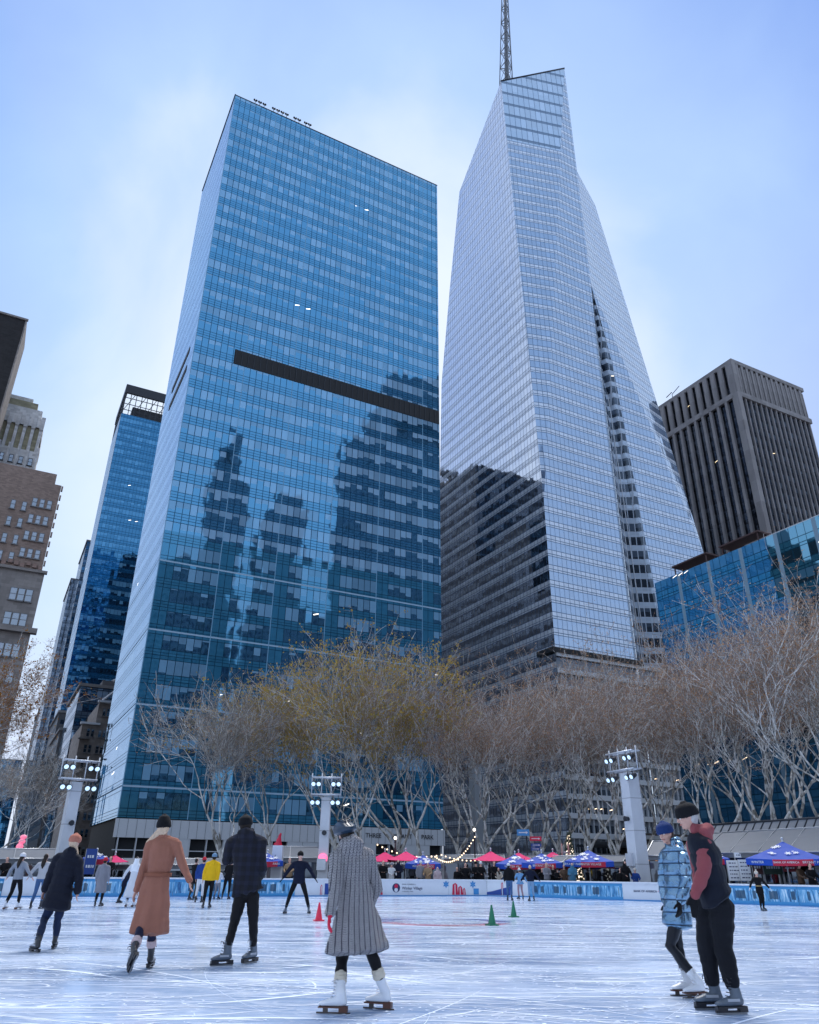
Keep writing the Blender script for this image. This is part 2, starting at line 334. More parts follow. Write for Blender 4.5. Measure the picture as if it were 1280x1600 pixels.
M['officeS'] = facade('pale_stone_offices', 3.9, 1.7, .30, .82, (.30, .33, .38), (.07, .09, .11), (.02, .025, .035), (.5, .6, .75), Rv=.15, Rs=.02, Rb=.1,
                     line=(.28, .31, .36), lw=.35, lh=.05, ng=3, blindness=.3, tilt=.02, gz=.1, litp=.06, lit=(1, .7, .45))
M['brick_brown'] = masonry('brown_brick', (.30, .22, .185), dirt=.3)
M['stone_grey'] = masonry('grey_limestone', (.27, .245, .235), 1.4, .6, dirt=.35)
M['stone_cream'] = masonry('cream_stone', (.80, .80, .80), 1.4, .6, dirt=.25)
M['stone_dark'] = masonry('dark_brick', (.028, .026, .028), 1.2, .45, mortar=1.6, dirt=.3)
M['stone_ochre'] = masonry('ochre_stone', (.42, .39, .27), 1.4, .6, dirt=.3)
M['concrete_pier'] = masonry('concrete_piers', (.28, .27, .28), 3, 3.9, dirt=.3)
M['drk_glass'] = facade('dark_bronze_glass', 3.95, 1.5, .25, .9, (.008, .009, .012), (.03, .035, .045), (.006, .007, .009), (.35, .42, .55), Rv=.10, Rs=.08, Rb=.09,
                     line=(.006, .006, .008), lw=.05, lh=.1, ng=3, blindness=.3, tilt=.02, gz=0.2, litp=.05, lit=(1, .8, .5), lite=1.2)
M['drk_glass2'] = facade('grey_bronze_glass', 3.95, 1.5, .30, .9, (.035, .045, .06), (.10, .13, .17), (.025, .035, .05), (.55, .68, .9), Rv=.36, Rs=.2, Rb=.3,
                     line=(.02, .02, .03), lw=.05, lh=.3, ng=2, blindness=.4, tilt=.02, litp=.03, lit=(1, .8, .5))
def quad(a0, a1, w0, w1): return [G(a0, w0), G(a1, w0), G(a1, w1), G(a0, w1)]
def mass(root, name, a0, a1, w0, w1, z0, z1, mats, recalc=False):
    mb = MB(); mb.prism(quad(a0, a1, w0, w1), z0, z1, 0, 1 if isinstance(mats, (list, tuple)) and len(mats) > 1 else 0)
    return part(mb, name, mats, root)
def building(name, label, a, w_, group=None): return thing(name, label, 'building', G(a, w_, 0), group)
GM = Matrix((GA, GW, Vector((0, 0, 1)))).transposed()   # grid axes as a rotation
def gbox(mb, a, w_, z, sa, sw, sz, mi=0): mb.box(G(a, w_, z), (sa, sw, sz), M=GM, mi=mi)
# ------------------------------------------------------------ the blue glass slab tower
def blue_tower():
    t = building('glass_tower', 'tall blue glass slab tower with a black louvre band at mid height', -31, 18)
    HT = 192.0; zl = 62.0
    mass(t, 'upper_curtain_wall', -63.4, 0, 0, 36.5, zl, HT, [M['glassA'], M['roof']])
    mass(t, 'lower_curtain_wall', -63.4, 0, 0, 36.5, 9.0, zl, [M['glassB'], M['roof']])
    mb = MB(); z0, z1 = 105.6, 109.6                    # black mechanical louvres on the avenue face
    gbox(mb, -27.2, -.02, (z0+z1)/2, 54.2, .12, z1-z0)
    lo = part(mb, 'louvre_band', M['black'], t)
    mb = MB()
    for i in range(37): gbox(mb, -54.2+i*1.46+.3, -.12, (z0+z1)/2, .16, .12, z1-z0)
    o = mb.build('louvre_frame', M['dark_metal'], lo)
    mb = MB()
    for zz in (110.2, 105.0): gbox(mb, -63.43, 15.5, zz, .12, 19, 1.6)
    part(mb, 'side_louvre', M['black'], t)
    mb = MB()                                           # parapet cap
    gbox(mb, -31.7, .1, HT+.1, 63.6, .4, .2); gbox(mb, -63.4, 18.2, HT+.1, .3, 36.8, .2)
    part(mb, 'parapet_cap', M['dark_metal'], t)
    # podium: pale stone frame with recessed windows
    mb = MB(); mb.prism(quad(-63.0, -.3, .4, 36), 0, 9.0, 0)
    pod = part(mb, 'podium', M['black'], t)
    mb = MB(); gbox(mb, -31.7, -.05, 7.35, 63.6, .9, 2.9); gbox(mb, -31.7, -.05, .5, 63.6, .9, 1.0); gbox(mb, -31.7, -.2, 4.0, 63.4, .3, .14)
    for i in range(22):
        a = -62.6+i*2.96
        if i % 4 in (0, 1): gbox(mb, a-.1, -.05, 3.4, .16, .8, 5.0)
        else: gbox(mb, a+1.3, -.05, 3.4, 2.9, .8, 5.0)
    for i in range(44): gbox(mb, -63+i*1.46, -.52, 7.35, .03, .03, 2.9, 1)
    part(mb, 'podium_stone', [M['white_panel'], M['dark_metal']], t)
    for wd_, a_ in (('THREE', -17.6), ('BRYANT', -11.9), ('PARK', -5.4)): text_obj(wd_, 1.15, .06, M['dark_metal'], 'fascia_lettering', G(a_, -.56, 7.0), t)
    # flood lamps along the roof edge
    for k, dl in enumerate((7, 8.6, 10.2, 13.6, 15.2, 16.8, 18.4, 21.5, 23.0, 25.5, 27.0)):
        a, = (-63.4+dl*.8,)
        mb = MB()
        p = G(a, .2, HT+.5); mb.tube([p, p+Vector((0, 0, 1.2))], .07, 5); mb.tube([p+Vector((0, 0, .9))-GA*.35, p+Vector((0, 0, .9))+GA*.35], .06, 5)
        mb.ball(p+Vector((0, 0, 1.35))-GA*.3, .30, 8); mb.ball(p+Vector((0, 0, 1.35))+GA*.3, .30, 8)
        part(mb, 'roof_lamp', M['dark_metal'], t)
def text_obj(txt, size, depth, mat, name, loc, root, M3=None, align='LEFT', extrude=True):
    cu = bpy.data.curves.new('txt', 'FONT'); cu.body = txt; cu.size = size; cu.extrude = depth/2 if extrude else 0; cu.align_x = align
    to = bpy.data.objects.new('txt', cu); COL.objects.link(to)
    dg = bpy.context.evaluated_depsgraph_get(); me = bpy.data.meshes.new_from_object(to.evaluated_get(dg)); bpy.data.objects.remove(to)
    R = M3 if M3 is not None else Matrix((GA, Vector((0, 0, 1)), -GW)).transposed()
    me.transform(R.to_4x4()); me.materials.clear(); me.materials.append(mat)
    o = bpy.data.objects.new(name, me); COL.objects.link(o)
    if root is not None: o.parent = root; o.location = Vector(loc) - _wl(root)
    else: o.location = loc
    return o
blue_tower()
# ------------------------------------------------------------ the faceted silver tower
def hull(pts, drop=None):
    bm = bmesh.new(); vs = [bm.verts.new(p) for p in pts]
    r = bmesh.ops.convex_hull(bm, input=vs)
    bmesh.ops.delete(bm, geom=[v for v in bm.verts if not v.link_faces], context='VERTS')
    bmesh.ops.dissolve_limit(bm, angle_limit=rad(.8), verts=bm.verts, edges=bm.edges)
    bmesh.ops.bisect_plane(bm, geom=list(bm.verts)+list(bm.edges)+list(bm.faces), plane_co=(0, 0, 238), plane_no=(0, 0, 1))
    return bm
def facet_tower():
    t = building('faceted_tower', 'tallest faceted silver glass tower with slanted crown and lattice spire', 60, 30)
    aS = 32.2
    K = G(aS, 0, 91); P1t = G(58.9, 0, 289); TLw, TLz = hit_a(783, 127, aS); TL = G(aS, TLw, TLz)
    S1 = G(aS, *hit_a(718, 300, aS)); S2 = G(aS, *hit_a(703, 450, aS)); S3 = G(aS, *hit_a(690, 600, aS))
    wb = S3 and (S3-GO).dot(GW)+2
    ptsA = [G(aS, 0), G(aS, wb), G(58.9, 0), G(58.9, wb), K, P1t, TL, S1, S2, S3, G(aS, wb, 120), G(58.9, wb, 150), G(56, 20, 284), G(50, 30, 255)]
    CB = G(58.7, .05, 179); N0 = G(91, 0); KB = G(91, 0, 88)
    T2 = at_z(930, 320, 233.0); n = (KB-CB).cross(T2-CB).normalized()
    d = ray(902, 268); T1 = CAM + d*((CB-CAM).dot(n)/d.dot(n))
    aq = 55.5; zq = T1.z; w1 = ((CB - G(aq, 0, zq)).dot(n))/GW.dot(n); T1b = G(aq, w1, zq)
    ptsB = [T1b, G(70, 0), N0, CB, KB, T2, T1, G(59, .05), G(91, 48), G(60, 48), G(88, 48, 150), G(60, 48, 210), T2+GW*22-GA*3, T1+GW*20]
    def emit_mesh(pts, name, matf, skipE=True):
        bm = hull(pts); mb = MB(); mats = [M['glassC'], M['glassC2'], M['crown'], M['roof']]
        for f in bm.faces:
            nn = f.normal; c = f.calc_center_median()
            if skipE and nn.dot(-GW) > .9995 and abs((c-GO).dot(GW)) < .3: continue
            if nn.z < -.9: continue
            h = Vector((0, 0, 1)).cross(nn); h = h.normalized() if h.length > .05 else GA
            mi = matf(nn, c)
            ps = [l.vert.co.copy() for l in f.loops]
            mb.face(ps, [(p.dot(h)+500, p.z) for p in ps], mi)
        bm.free(); part(mb, name, mats, t)
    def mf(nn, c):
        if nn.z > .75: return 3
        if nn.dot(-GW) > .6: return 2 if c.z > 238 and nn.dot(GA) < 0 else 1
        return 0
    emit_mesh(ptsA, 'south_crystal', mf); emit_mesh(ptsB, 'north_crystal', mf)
    def ef(pts, mi, mb, dirv=GA): mb.face(pts, [((p-GO).dot(dirv)+500, p.z) for p in pts], mi)
    # the avenue faces, drawn back beside the notch
    nl = 58.0
    mb = MB(); ef([G(aS, 0, 50), G(nl, 0, 50), G(nl+.2, 0, 150), G(58.9, 0, 179), P1t, K], 0, mb)
    ef([G(70, 0, 50), N0+Vector((0, 0, 50)), KB, CB, G(64, 0, 147)], 0, mb)
    part(mb, 'avenue_face', [M['glassC2']], t)
    mb = MB()
    m0, m1 = (63.5, 3.2), (62.5, 3.0)
    ef([G(nl, 0, 50), G(m0[0], m0[1], 50), G(61, 2.2, 147), G(59.2, .3, 179), G(nl+.2, 0, 150)], 0, mb)
    ef([G(m0[0], m0[1], 50), G(70, 0, 50), G(64, 0, 147), G(59.2, .3, 179), G(61, 2.2, 147)], 0, mb)
    part(mb, 'notch', [M['notch']], t)
    mb = MB()
    for a0, w0, z0, a1, w1, z1 in ((63.5, 3, 50, 61, 2.1, 147), (62.4, 2.6, 50, 60.4, 1.8, 147), (64.8, 2.5, 50, 61.8, 1.9, 147)):
        mb.tube([G(a0, w0-.1, z0), G(a1, w1-.1, z1)], .14, 4)
    for z in range(54, 176, 4): pass
    part(mb, 'notch_fin', M['pale_metal'], t)
    # soffit and the storeys below it
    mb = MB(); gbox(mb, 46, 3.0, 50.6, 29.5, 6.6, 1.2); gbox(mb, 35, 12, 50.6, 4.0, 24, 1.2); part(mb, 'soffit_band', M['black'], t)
    mb = MB(); mb.prism([G(aS+.6, .7), G(91, .7), G(91, 48), G(aS+.6, 48)], 0, 50.1, 0)
    part(mb, 'base_storeys', [M['officeS']], t)
    mb = MB()                                           # slender glass fins on the lower storeys
    for i in range(34): gbox(mb, aS+.2, 1.2+i*1.52, 45, .25, .10, 62 if i > 5 else 30)
    for i in range(38): gbox(mb, aS+1.5+i*1.52, .35, 24, .10, .35, 46)
    part(mb, 'base_fins', M['pale_metal'], t)
    mb = MB()
    for k in range(12): gbox(mb, 61.5, .25, 4.1*k+4.6, 58, .5, 1.15)
    part(mb, 'spandrel_bands', M['white_panel'], t)
    wp, zp = hit_a(745, 1125, aS); mb = MB(); gbox(mb, aS-1, wp, zp/2, 2.2, 3.0, zp); part(mb, 'entrance_pier', M['white_panel'], t)
    mb = MB(); gbox(mb, 62, -2.2, 6.6, 56, 4.4, .5); gbox(mb, 62, -4.3, 6.9, 56, .2, 1.1)
    part(mb, 'street_canopy', M['dark_metal'], t)
    # lattice spire
    a0, z0 = 50.0, None
    wS = 26.0; aB, zB = hit_w(790, 128, wS); aT, zT = hit_w(787, -120, wS)
    b = G(aB, wS, zB-20); tp = G(aT, wS, zT); mb = MB(); n = 11
    wid = lambda k: 3.9*(1-.80*k/n)
    zs = [b.z + (zT-zB+20)*.80*k/n for k in range(n+1)]
    def pt(k, c): f = (zs[k]-b.z)/(tp.z-b.z); c0 = b.lerp(tp, f); r = wid(k); return Vector((c0.x+r*cos(c*pi/2+.6), c0.y+r*sin(c*pi/2+.6), zs[k]))
    for k in range(n):
        for c in range(3):
            c_ = c*4/3; d_ = (c+1)*4/3
            mb.tube([pt(k, c_), pt(k+1, c_)], .22, 5, False); mb.tube([pt(k+1, c_), pt(k+1, d_)], .16, 4, False)
            mb.tube([pt(k, c_), pt(k+1, d_)], .12, 4, False); mb.tube([pt(k, d_), pt(k+1, c_)], .12, 4, False)
    mb.tube([b, b.lerp(tp, .80)], [1.1, .5], 8); mb.tube([b.lerp(tp, .78), tp], [.5, .12], 8)
    part(mb, 'spire', plain('spire_steel', (.16, .18, .21), .5, .5, bump=0), t)
    mb = MB(); mb.tube([P1t+Vector((0, 0, .2)), TL+Vector((0, 0, .2))], .3, 5)
    part(mb, 'crown_rim', M['dark_metal'], t)
facet_tower()
# ------------------------------------------------------------ the dark tower with concrete piers
def pier_tower():
    a0, w0, H = 120.8, -1.1, 168.0
    t = building('pier_tower', 'dark office tower with pale vertical concrete piers behind the faceted tower', 140, 20)
    aE = 158.4
    mb = MB(); mb.wall(G(a0, w0+46), G(a0, w0), 0, H-1, 0, 0); mb.wall(G(a0, w0), G(aE, w0), 0, H-1, 0, 1)
    mb.wall(G(aE, w0), G(aE, w0+46), 0, H-1, 0, 0); mb.wall(G(aE, w0+46), G(a0, w0+46), 0, H-1, 0, 0)
    mb.face([p+Vector((0, 0, H-1)) for p in quad(a0, aE, w0, w0+46)], [(0, 0)]*4, 0)
    part(mb, 'curtain_wall', [M['drk_glass'], M['drk_glass2']], t)
    mb = MB()
    for i in range(10): gbox(mb, a0-.5, w0+.9+i*3.55, H/2-1, 1.2, 1.0, H-2)
    for i in range(15): gbox(mb, a0+.6+i*2.62, w0-.4, H/2-1, .46, .7, H-2)
    part(mb, 'piers', M['concrete_pier'], t)
    mb = MB()
    gbox(mb, (a0+aE)/2, w0+22.4, H-.2, aE-a0+1.5, 46.8, 1.6); gbox(mb, (a0+aE)/2, w0-.5, H-14.2, aE-a0+1.8, 1.1, 2.0); gbox(mb, a0-.6, w0+22, H-14.2, 1.1, 46, 2.0)
    gbox(mb, a0-.2, w0-.2, H/2, 2.0, 1.9, H-1)
    for i in range(14): gbox(mb, a0+1.9+i*2.62, w0-.55, H-7, 1.15, .7, 12.6)
    for i in range(10): gbox(mb, a0-.6, w0+.9+i*3.55, H-7, .8, 1.9, 12.6)
    part(mb, 'crown_band', M['concrete_pier'], t)
    mb = MB(); p = G(a0+.5, w0+28, H+1.4); mb.tube([p, p+Vector((0, 0, 1.5)), p+GW*-4+Vector((0, 0, 3.0))], .14, 5); mb.tube([p+Vector((0, 0, 2.5)), p+GW*3+Vector((0, 0, 1.8))], .18, 5)
    part(mb, 'roof_crane', M['dark_metal'], t)
pier_tower()
# ------------------------------------------------------------ teal glass block on the near side of the street
def teal_block():
    t = building('glass_block', 'lower teal glass office block with pale columns behind the bare trees', 55, -60)
    mass(t, 'curtain_wall', 29.5, 80, -95, -37.1, 34, 55.4, [M['glassD'], M['roof']])
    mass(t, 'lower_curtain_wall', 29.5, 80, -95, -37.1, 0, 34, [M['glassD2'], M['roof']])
    mb = MB(); gbox(mb, 33.5, -76, 56.2, 2.0, 37, 1.6); part(mb, 'roof_plant', M['white_panel'], t)
    mb = MB()
    for w0 in (-46, -58): gbox(mb, 32, w0, 57.6, 3.5, 9, .3); 
    for w0 in (-42, -50, -54, -62):
        for a in (30.6, 33): gbox(mb, a, w0, 56.5, .2, .2, 2.2)
    part(mb, 'roof_pergola', plain('rust_paint', (.09, .05, .05), .7), t)
teal_block()
# ------------------------------------------------------------ far blue tower with an open steel crown
def far_tower():
    t = building('glass_tower', 'narrower far blue glass tower with open steel framework on its roof', -50, 220)
    w0, w1, a0, a1 = 201, 236, -64.2, -20
    mass(t, 'curtain_wall', a0, a1, w0, w1, 0, 204, [M['glassE'], M['roof']])
    mb = MB()
    for a in [a0+.4+i*2.6 for i in range(17)]:
        gbox(mb, a, w0+.3, 212.5, .35, .35, 17)
        gbox(mb, a, w1-.3, 212.5, .35, .35, 17)
    for w in [w0+i*3.5 for i in range(11)]: gbox(mb, a0+.3, w, 212.5, .35, .35, 17)
    for z in (206.5, 210, 213.5): gbox(mb, (a0+a1)/2, w0+.3, z, a1-a0, .25, .3); gbox(mb, a0+.3, (w0+w1)/2, z, .25, w1-w0, .3)
    for z in (218.6,): gbox(mb, (a0+a1)/2, w0+.4, z, a1-a0+.4, 1.2, 4.8); gbox(mb, a0+.4, (w0+w1)/2, z, 1.2, w1-w0, 4.8)
    for i in range(8): mb.tube([G(a0+i*5.2, w0+.4, 205), G(a0+i*5.2+5.2, w0+.4, 217)], .16, 4)
    part(mb, 'crown_frame', M['dark_metal'], t)
    mass(t, 'roof_core', a0+5, a1-6, w0+6, w1-6, 204.1, 212.5, [M['dark_metal'], M['roof']])
    mb = MB(); mb.lathe([(0, 0), (4, 0), (4, 7), (3, 9), (0, 9)], G(-54, 214, 204), 14); mb.lathe([(0, 0), (3, 0), (3, 6), (0, 6)], G(-44, 216, 204), 14)
    part(mb, 'roof_tanks', M['steel'], t)
far_tower()
# ------------------------------------------------------------ masonry buildings with real windows
def window_proto(w, h, sill=True, cross=True, mi_frame=None):
    """a window set 0.15 m into the wall; local x along the wall, y outward is negative"""
    fr = MB(); fw = .09
    fr.box((0, -.02, h/2-fw/2), (w, .14, fw)); fr.box((0, -.02, -h/2+fw/2), (w, .14, fw))
    for s in (-1, 1): fr.box((s*(w/2-fw/2), -.02, 0), (fw, .14, h-2*fw))
    if cross: fr.box((0, -.04, 0), (w-2*fw, .10, fw))
    if sill: fr.box((0, -.08, -h/2-.09), (w+.3, .34, .17))
    me = fr.build('window', [M['stone_trim']]); pn = MB()
    pn.face([(-w/2+.05, .0, -h/2+.05), (w/2-.05, .0, -h/2+.05), (w/2-.05, .0, h/2-.05), (-w/2+.05, .0, h/2-.05)], [(random.random()*999, 1), (1, 1), (1, 2), (1, 2)])
    return me, pn
M['stone_trim'] = plain('stone_trim', (.20, .20, .21), .8)
def pane_mat(name, blind):
    g = NG(name); r = g.n('ShaderNodeObjectInfo').outputs['Random']; z = g.sep(g.coord('Generated'))[2]
    bl = g.math('GREATER_THAN', z, g.math('SUBTRACT', 1.15, g.math('MULTIPLY', r, blind*1.6)))
    col = g.mix(bl, (.015, .018, .024), (.34, .38, .44))
    df = g.n('ShaderNodeBsdfDiffuse'); g.ln(col, df.inputs[0]); gl = g.n('ShaderNodeBsdfGlossy'); gl.inputs[0].default_value = (.75, .87, 1, 1); gl.inputs[1].default_value = .03
    ms = g.n('ShaderNodeMixShader'); g.put(ms.inputs[0], g.fmix(bl, .35, .2)); g.ln(df.outputs[0], ms.inputs[1]); g.ln(gl.outputs[0], ms.inputs[2]); return g.out(ms.outputs[0])
M['pane_dark'] = pane_mat('window_pane_dark', .35); M['pane_pale'] = pane_mat('window_pane_pale', .95)
WR = Matrix((GA, GW, Vector((0, 0, 1)))).transposed().to_euler()
class Windows:
    """shared window meshes, each placed as its own part with a pane under it"""
    def __init__(s, w, h, frame, pane, cross=True, sill=True):
        f = MB(); fw = .09
        f.box((0, .0, h/2-fw/2), (w, .16, fw)); f.box((0, .0, -h/2+fw/2), (w, .16, fw))
        for q in (-1, 1): f.box((q*(w/2-fw/2), .0, 0), (fw, .16, h-2*fw))
        if cross: f.box((0, -.01, 0), (w-2*fw, .10, fw))
        if sill: f.box((0, -.06, -h/2-.09), (w+.3, .34, .17))
        s.f = f.build('tmp', frame).data; p = MB()
        p.box((0, .01, 0), (w-2*fw, .06, h-2*fw)); s.p = p.build('tmp', pane).data
        for o in [o for o in bpy.data.objects if o.name.startswith('tmp')]: bpy.data.objects.remove(o)
    def put(s, root, a, w_, z, rot=0.0):
        o = bpy.data.objects.new('window', s.f); COL.objects.link(o); o.parent = root; o.location = G(a, w_, z) - Vector(root.location)
        o.rotation_euler = (0, 0, WR.z+rot)
        p = bpy.data.objects.new('pane', s.p); COL.objects.link(p); p.parent = o
def brown_block():
    t = building('brick_building', 'brown brick building with stone lower storeys at the left edge of the avenue', -100, 12)
    mass(t, 'brick_wall', -134, -83.2, .4, 30, 49, 67, [M['brick_brown'], M['roof']])
    mass(t, 'stone_wall', -134, -82.6, 0, 30, 0, 49, [M['stone_grey'], M['roof']])
    mb = MB(); mb.prism(quad(-134, -84.4, 1.0, 20), 67, 69.4, 0); part(mb, 'penthouse_wall', [M['brick_brown']], t)
    for q in ((-.3, 38.3, 52.6, 1.3, .9), (-.1, 49.2, 51.6, .8, .5), (-.2, 8.8, 52, 1.0, .8)): mb = MB(); gbox(mb, -108, q[0], q[1], q[2], q[3], q[4]); part(mb, 'cornice', M['stone_grey'], t)
    for k in range(9): mb = MB(); gbox(mb, -83.0, .2, 51+1.9*k, .3, .7, .9); part(mb, 'quoin', M['brick_brown'], t)
    wa = Windows(.85, 1.75, M['stone_trim'], M['pane_pale']); wb = Windows(.8, 1.8, M['stone_trim'], M['pane_dark'])
    for r in range(4):
        z = 62.6-3.35*r
        for a in (-87.0, -85.75, -84.5): wa.put(t, a, .36, z)
        for a in (-90.4, -88.55, -93.2): wb.put(t, a, .36, z-1.2)
    wc = Windows(1.15, 2.3, M['stone_trim'], M['pane_pale'])
    for r in range(9):
        z = 44.6-4.45*r - (1.0 if r > 1 else 0)
        for a in (-84.3, -85.55, -86.8, -89.6, -90.9): wc.put(t, a, -.04, z)
    mb = MB()                                            # planters along the terrace
    for i in range(9): gbox(mb, -83.5-i*1.0, .2, 50.0+.25*(i % 3), .7, .5, .7)
    part(mb, 'terrace_clutter', plain('terracotta_pots', (.30, .2, .17), .8), t)
brown_block()
def cream_tower():
    t = building('stone_tower', 'cream stone tower with stepped crown rising behind the brown brick building', -100, 50)
    def slab(n, a0, a1, w0, z0, z1, m): mb = MB(); mb.prism(quad(a0, a1, w0, 62), z0, z1); return part(mb, n, [M[m]], t)
    slab('tower_wall', -112, -89.8, 41, 0, 93, 'stone_cream'); slab('crown_wall', -110.5, -90.4, 42, 93, 100, 'stone_ochre')
    slab('crown_wall', -108, -90.2, 41.5, 100, 102.6, 'stone_cream'); slab('crown_wall', -106, -91.2, 42.2, 102.6, 105.2, 'stone_cream')
    slab('crown_wall', -104, -92.6, 43, 105.2, 107.4, 'stone_ochre'); slab('crown_wall', -101, -94, 44, 107.4, 109.0, 'stone_cream')
    mb = MB()
    for a in (-90.0, -92.1, -94.2, -96.3, -98.4, -100.5, -102.6): gbox(mb, a, 40.8, 48, .5, .7, 92)
    for a in (-90.5, -92.3, -94.1, -95.9, -97.7, -99.5, -101.3, -103): gbox(mb, a, 41.5, 96.4, .7, .9, 7.2); gbox(mb, a, 41.2, 101, .9, .8, 3.6)
    part(mb, 'buttresses', M['stone_cream'], t)
    wa = Windows(.95, 2.0, M['dark_metal'], M['pane_dark']); wp = Windows(.95, 2.0, M['dark_metal'], M['pane_pale'])
    for r in range(7):
        for i, a in enumerate((-91.1, -93.2, -95.3, -97.4, -99.5)): (wp if (i+r) % 3 else wa).put(t, a, 40.9, 90-3.6*r)
cream_tower()
def dark_slab():
    t = building('brick_tower', 'almost black windowless brick tower slab cut by the left picture edge', -110, 33)
    mass(t, 'brick_wall', -140, -99, 27, 39, 0, 120, [M['stone_dark'], M['roof']])
    mb = MB(); gbox(mb, -98.9, 33, 60, .3, 12.4, 120.4); gbox(mb, -119, 26.9, 120.1, 41, .5, .5); part(mb, 'edge_trim', M['stone_grey'], t)
dark_slab()
def gable_house():
    t = building('stone_building', 'dark stone building with stepped gables and terraces beside the glass slab tower', -60, 70)
    mass(t, 'stone_wall', -66.5, -50, 60, 84, 0, 33, [M['stone_grey'], M['roof']])
    mass(t, 'upper_wall', -63.5, -50, 60.8, 84, 33, 38.5, [M['stone_grey'], M['roof']])
    mb = MB()
    for a0, a1, z in ((-67, -62.5, 33.2), (-63.9, -58, 38.7)): gbox(mb, (a0+a1)/2, 60, z, a1-a0, 1.2, .5)
    for a in (-60.4,):
        for s in (-1, 1): mb.tube([G(a+s*2.6, 60, 39), G(a, 60, 41.6)], .28, 4)
        mb.tube([G(a, 60, 41.6), G(a, 60, 44)], .12, 5); mb.lathe([(0, 44.9-44), (1.4, 0), (0, 0)], G(a, 60, 44), 8)
    part(mb, 'gable_trim', M['pale_metal'], t)
    for z in (20.5, 25, 29.5): mb = MB(); gbox(mb, -65.6, 59.4, z, 2.6, 1.6, .25); part(mb, 'terrace', M['stone_trim'], t)
    wb = Windows(.75, 1.9, M['stone_trim'], M['pane_dark'])
    for r in range(8):
        for a in (-64.9, -63.9, -62.2, -61.2, -59.4, -58.4): wb.put(t, a, 59.96, 31-3.75*r)
    for a in (-62.0, -61.0, -59.4): wb.put(t, a, 60.7, 36.3)
gable_house()
def street_row():
    def b(name, label, a0, a1, w0, w1, H, m):
        t = building(name, label, (a0+a1)/2, (w0+w1)/2); mass(t, 'wall', a0, a1, w0, w1, 0, H, [m, M['roof']])
        mb = MB(); gbox(mb, (a0+a1)/2, (w0+w1)/2, H+.4, a1-a0+.8, w1-w0+.8, .8); part(mb, 'cornice', M['stone_trim'], t)
        mb = MB(); gbox(mb, (a0+a1)/2, (w0+w1)/2, H+2.6, (a1-a0)*.4, (w1-w0)*.4, 3.6); part(mb, 'roof_plant', M['roof'], t)
    b('office_building', 'dim grey side street office block just past the gabled stone building', -66.8, -45, 85, 120, 47, M['glassF'])
    b('office_building', 'brownish side street office block at the foot of the far blue tower', -67.5, -45, 121, 160, 40, M['officeR'])
    b('office_building', 'low dark office block directly in front of the far blue tower', -66.6, -45, 161, 198, 52, M['officeR'])
    b('office_building', 'tall slim pale grey office tower left of the far blue tower', -64.6, -40, 262, 300, 158, M['glassF'])
    b('office_building', 'slim grey office tower stepping down the side street, second from the far blue tower', -66.6, -40, 305, 350, 150, M['glassF'])
    b('office_building', 'farthest dark office tower of the side street row', -66.0, -40, 360, 420, 88, M['officeR'])
    b('office_building', 'hazy blue building closing the far end of the side street', -110, -67.5, 430, 470, 64, M['glassE'])
street_row()
def mirrored_city():
    """the blocks across the park and street that the glass towers mirror"""
    n_ = -GW
    def refl(px, py, dist):
        d = ray(px, py); P = CAM + d*(-(CAM-GO).dot(GW)/d.dot(GW)); r = d - n_*(2*d.dot(n_)); r = r/ r.to_2d().length; return P+r*dist
    def blk(label, xl, xr, ytop, dist, m, depth=30, steps=()):
        p, q = refl(xl, ytop, dist), refl(xr, ytop, dist); H = (p.z+q.z)/2
        v = (q-p); v.z = 0; L = v.length; u = v.normalized(); nrm = Vector((-u.y, u.x, 0))
        if nrm.dot(p-GO) < 0: nrm = -nrm
        c = (p+q)/2; t = thing('office_tower', label, 'building', (c.x, c.y, 0), 'office towers behind the viewer across the park')
        def pr(f0, f1, z0, z1, ins=0.0):
            a, b_ = p+u*L*f0+nrm*ins, p+u*L*f1+nrm*ins; pts = [a, b_, b_+nrm*(depth-2*ins), a+nrm*(depth-2*ins)]
            ar = sum(pts[i].x*pts[(i+1) % 4].y-pts[(i+1) % 4].x*pts[i].y for i in range(4))
            if ar < 0: pts = pts[::-1]
            mb = MB(); mb.prism(pts, z0, z1, 0, 1); part(mb, 'wall', [m, M['roof']], t)
        pr(0, 1, 0, H)
        for f0, f1, z1 in steps: pr(f0, f1, H, H*z1, 3)
    blk('tall stepped office tower reflected at the right edge of the blue slab tower', 540, 700, 690, 230, M['officeM'], 40, ((.25, 1, 1.10), (.42, 1, 1.22)))
    blk('slender stone tower reflected left of centre in the blue slab tower', 330, 392, 740, 225, M['officeM'], 30, ((.2, .8, 1.08), (.35, .65, 1.14)))
    blk('stone tower reflected in the middle of the blue slab tower', 415, 480, 800, 230, M['officeM'], 30, ((.3, .9, 1.07),))
    blk('broad stone block reflected low at the left of the blue slab tower', 200, 335, 868, 220, M['officeM'], 30)
    blk('broad stone block reflected between the towers low in the blue slab tower', 380, 560, 960, 215, M['officeM'], 12)
    t = building('office_building', 'stepped dark building mirrored in the street face of the faceted tower', -25, 75)
    mass(t, 'wall', -45, -5, 90, 135, 0, 157, [M['officeD'], M['roof']]); mass(t, 'wall', -45, -5, 56, 90, 0, 112, [M['officeD'], M['roof']])
    mass(t, 'wall', -44, -8, 60, 82, 112, 119, [M['officeD'], M['roof']]); mass(t, 'wall', -45, -5, 46, 56, 0, 88, [M['officeD'], M['roof']])
mirrored_city()
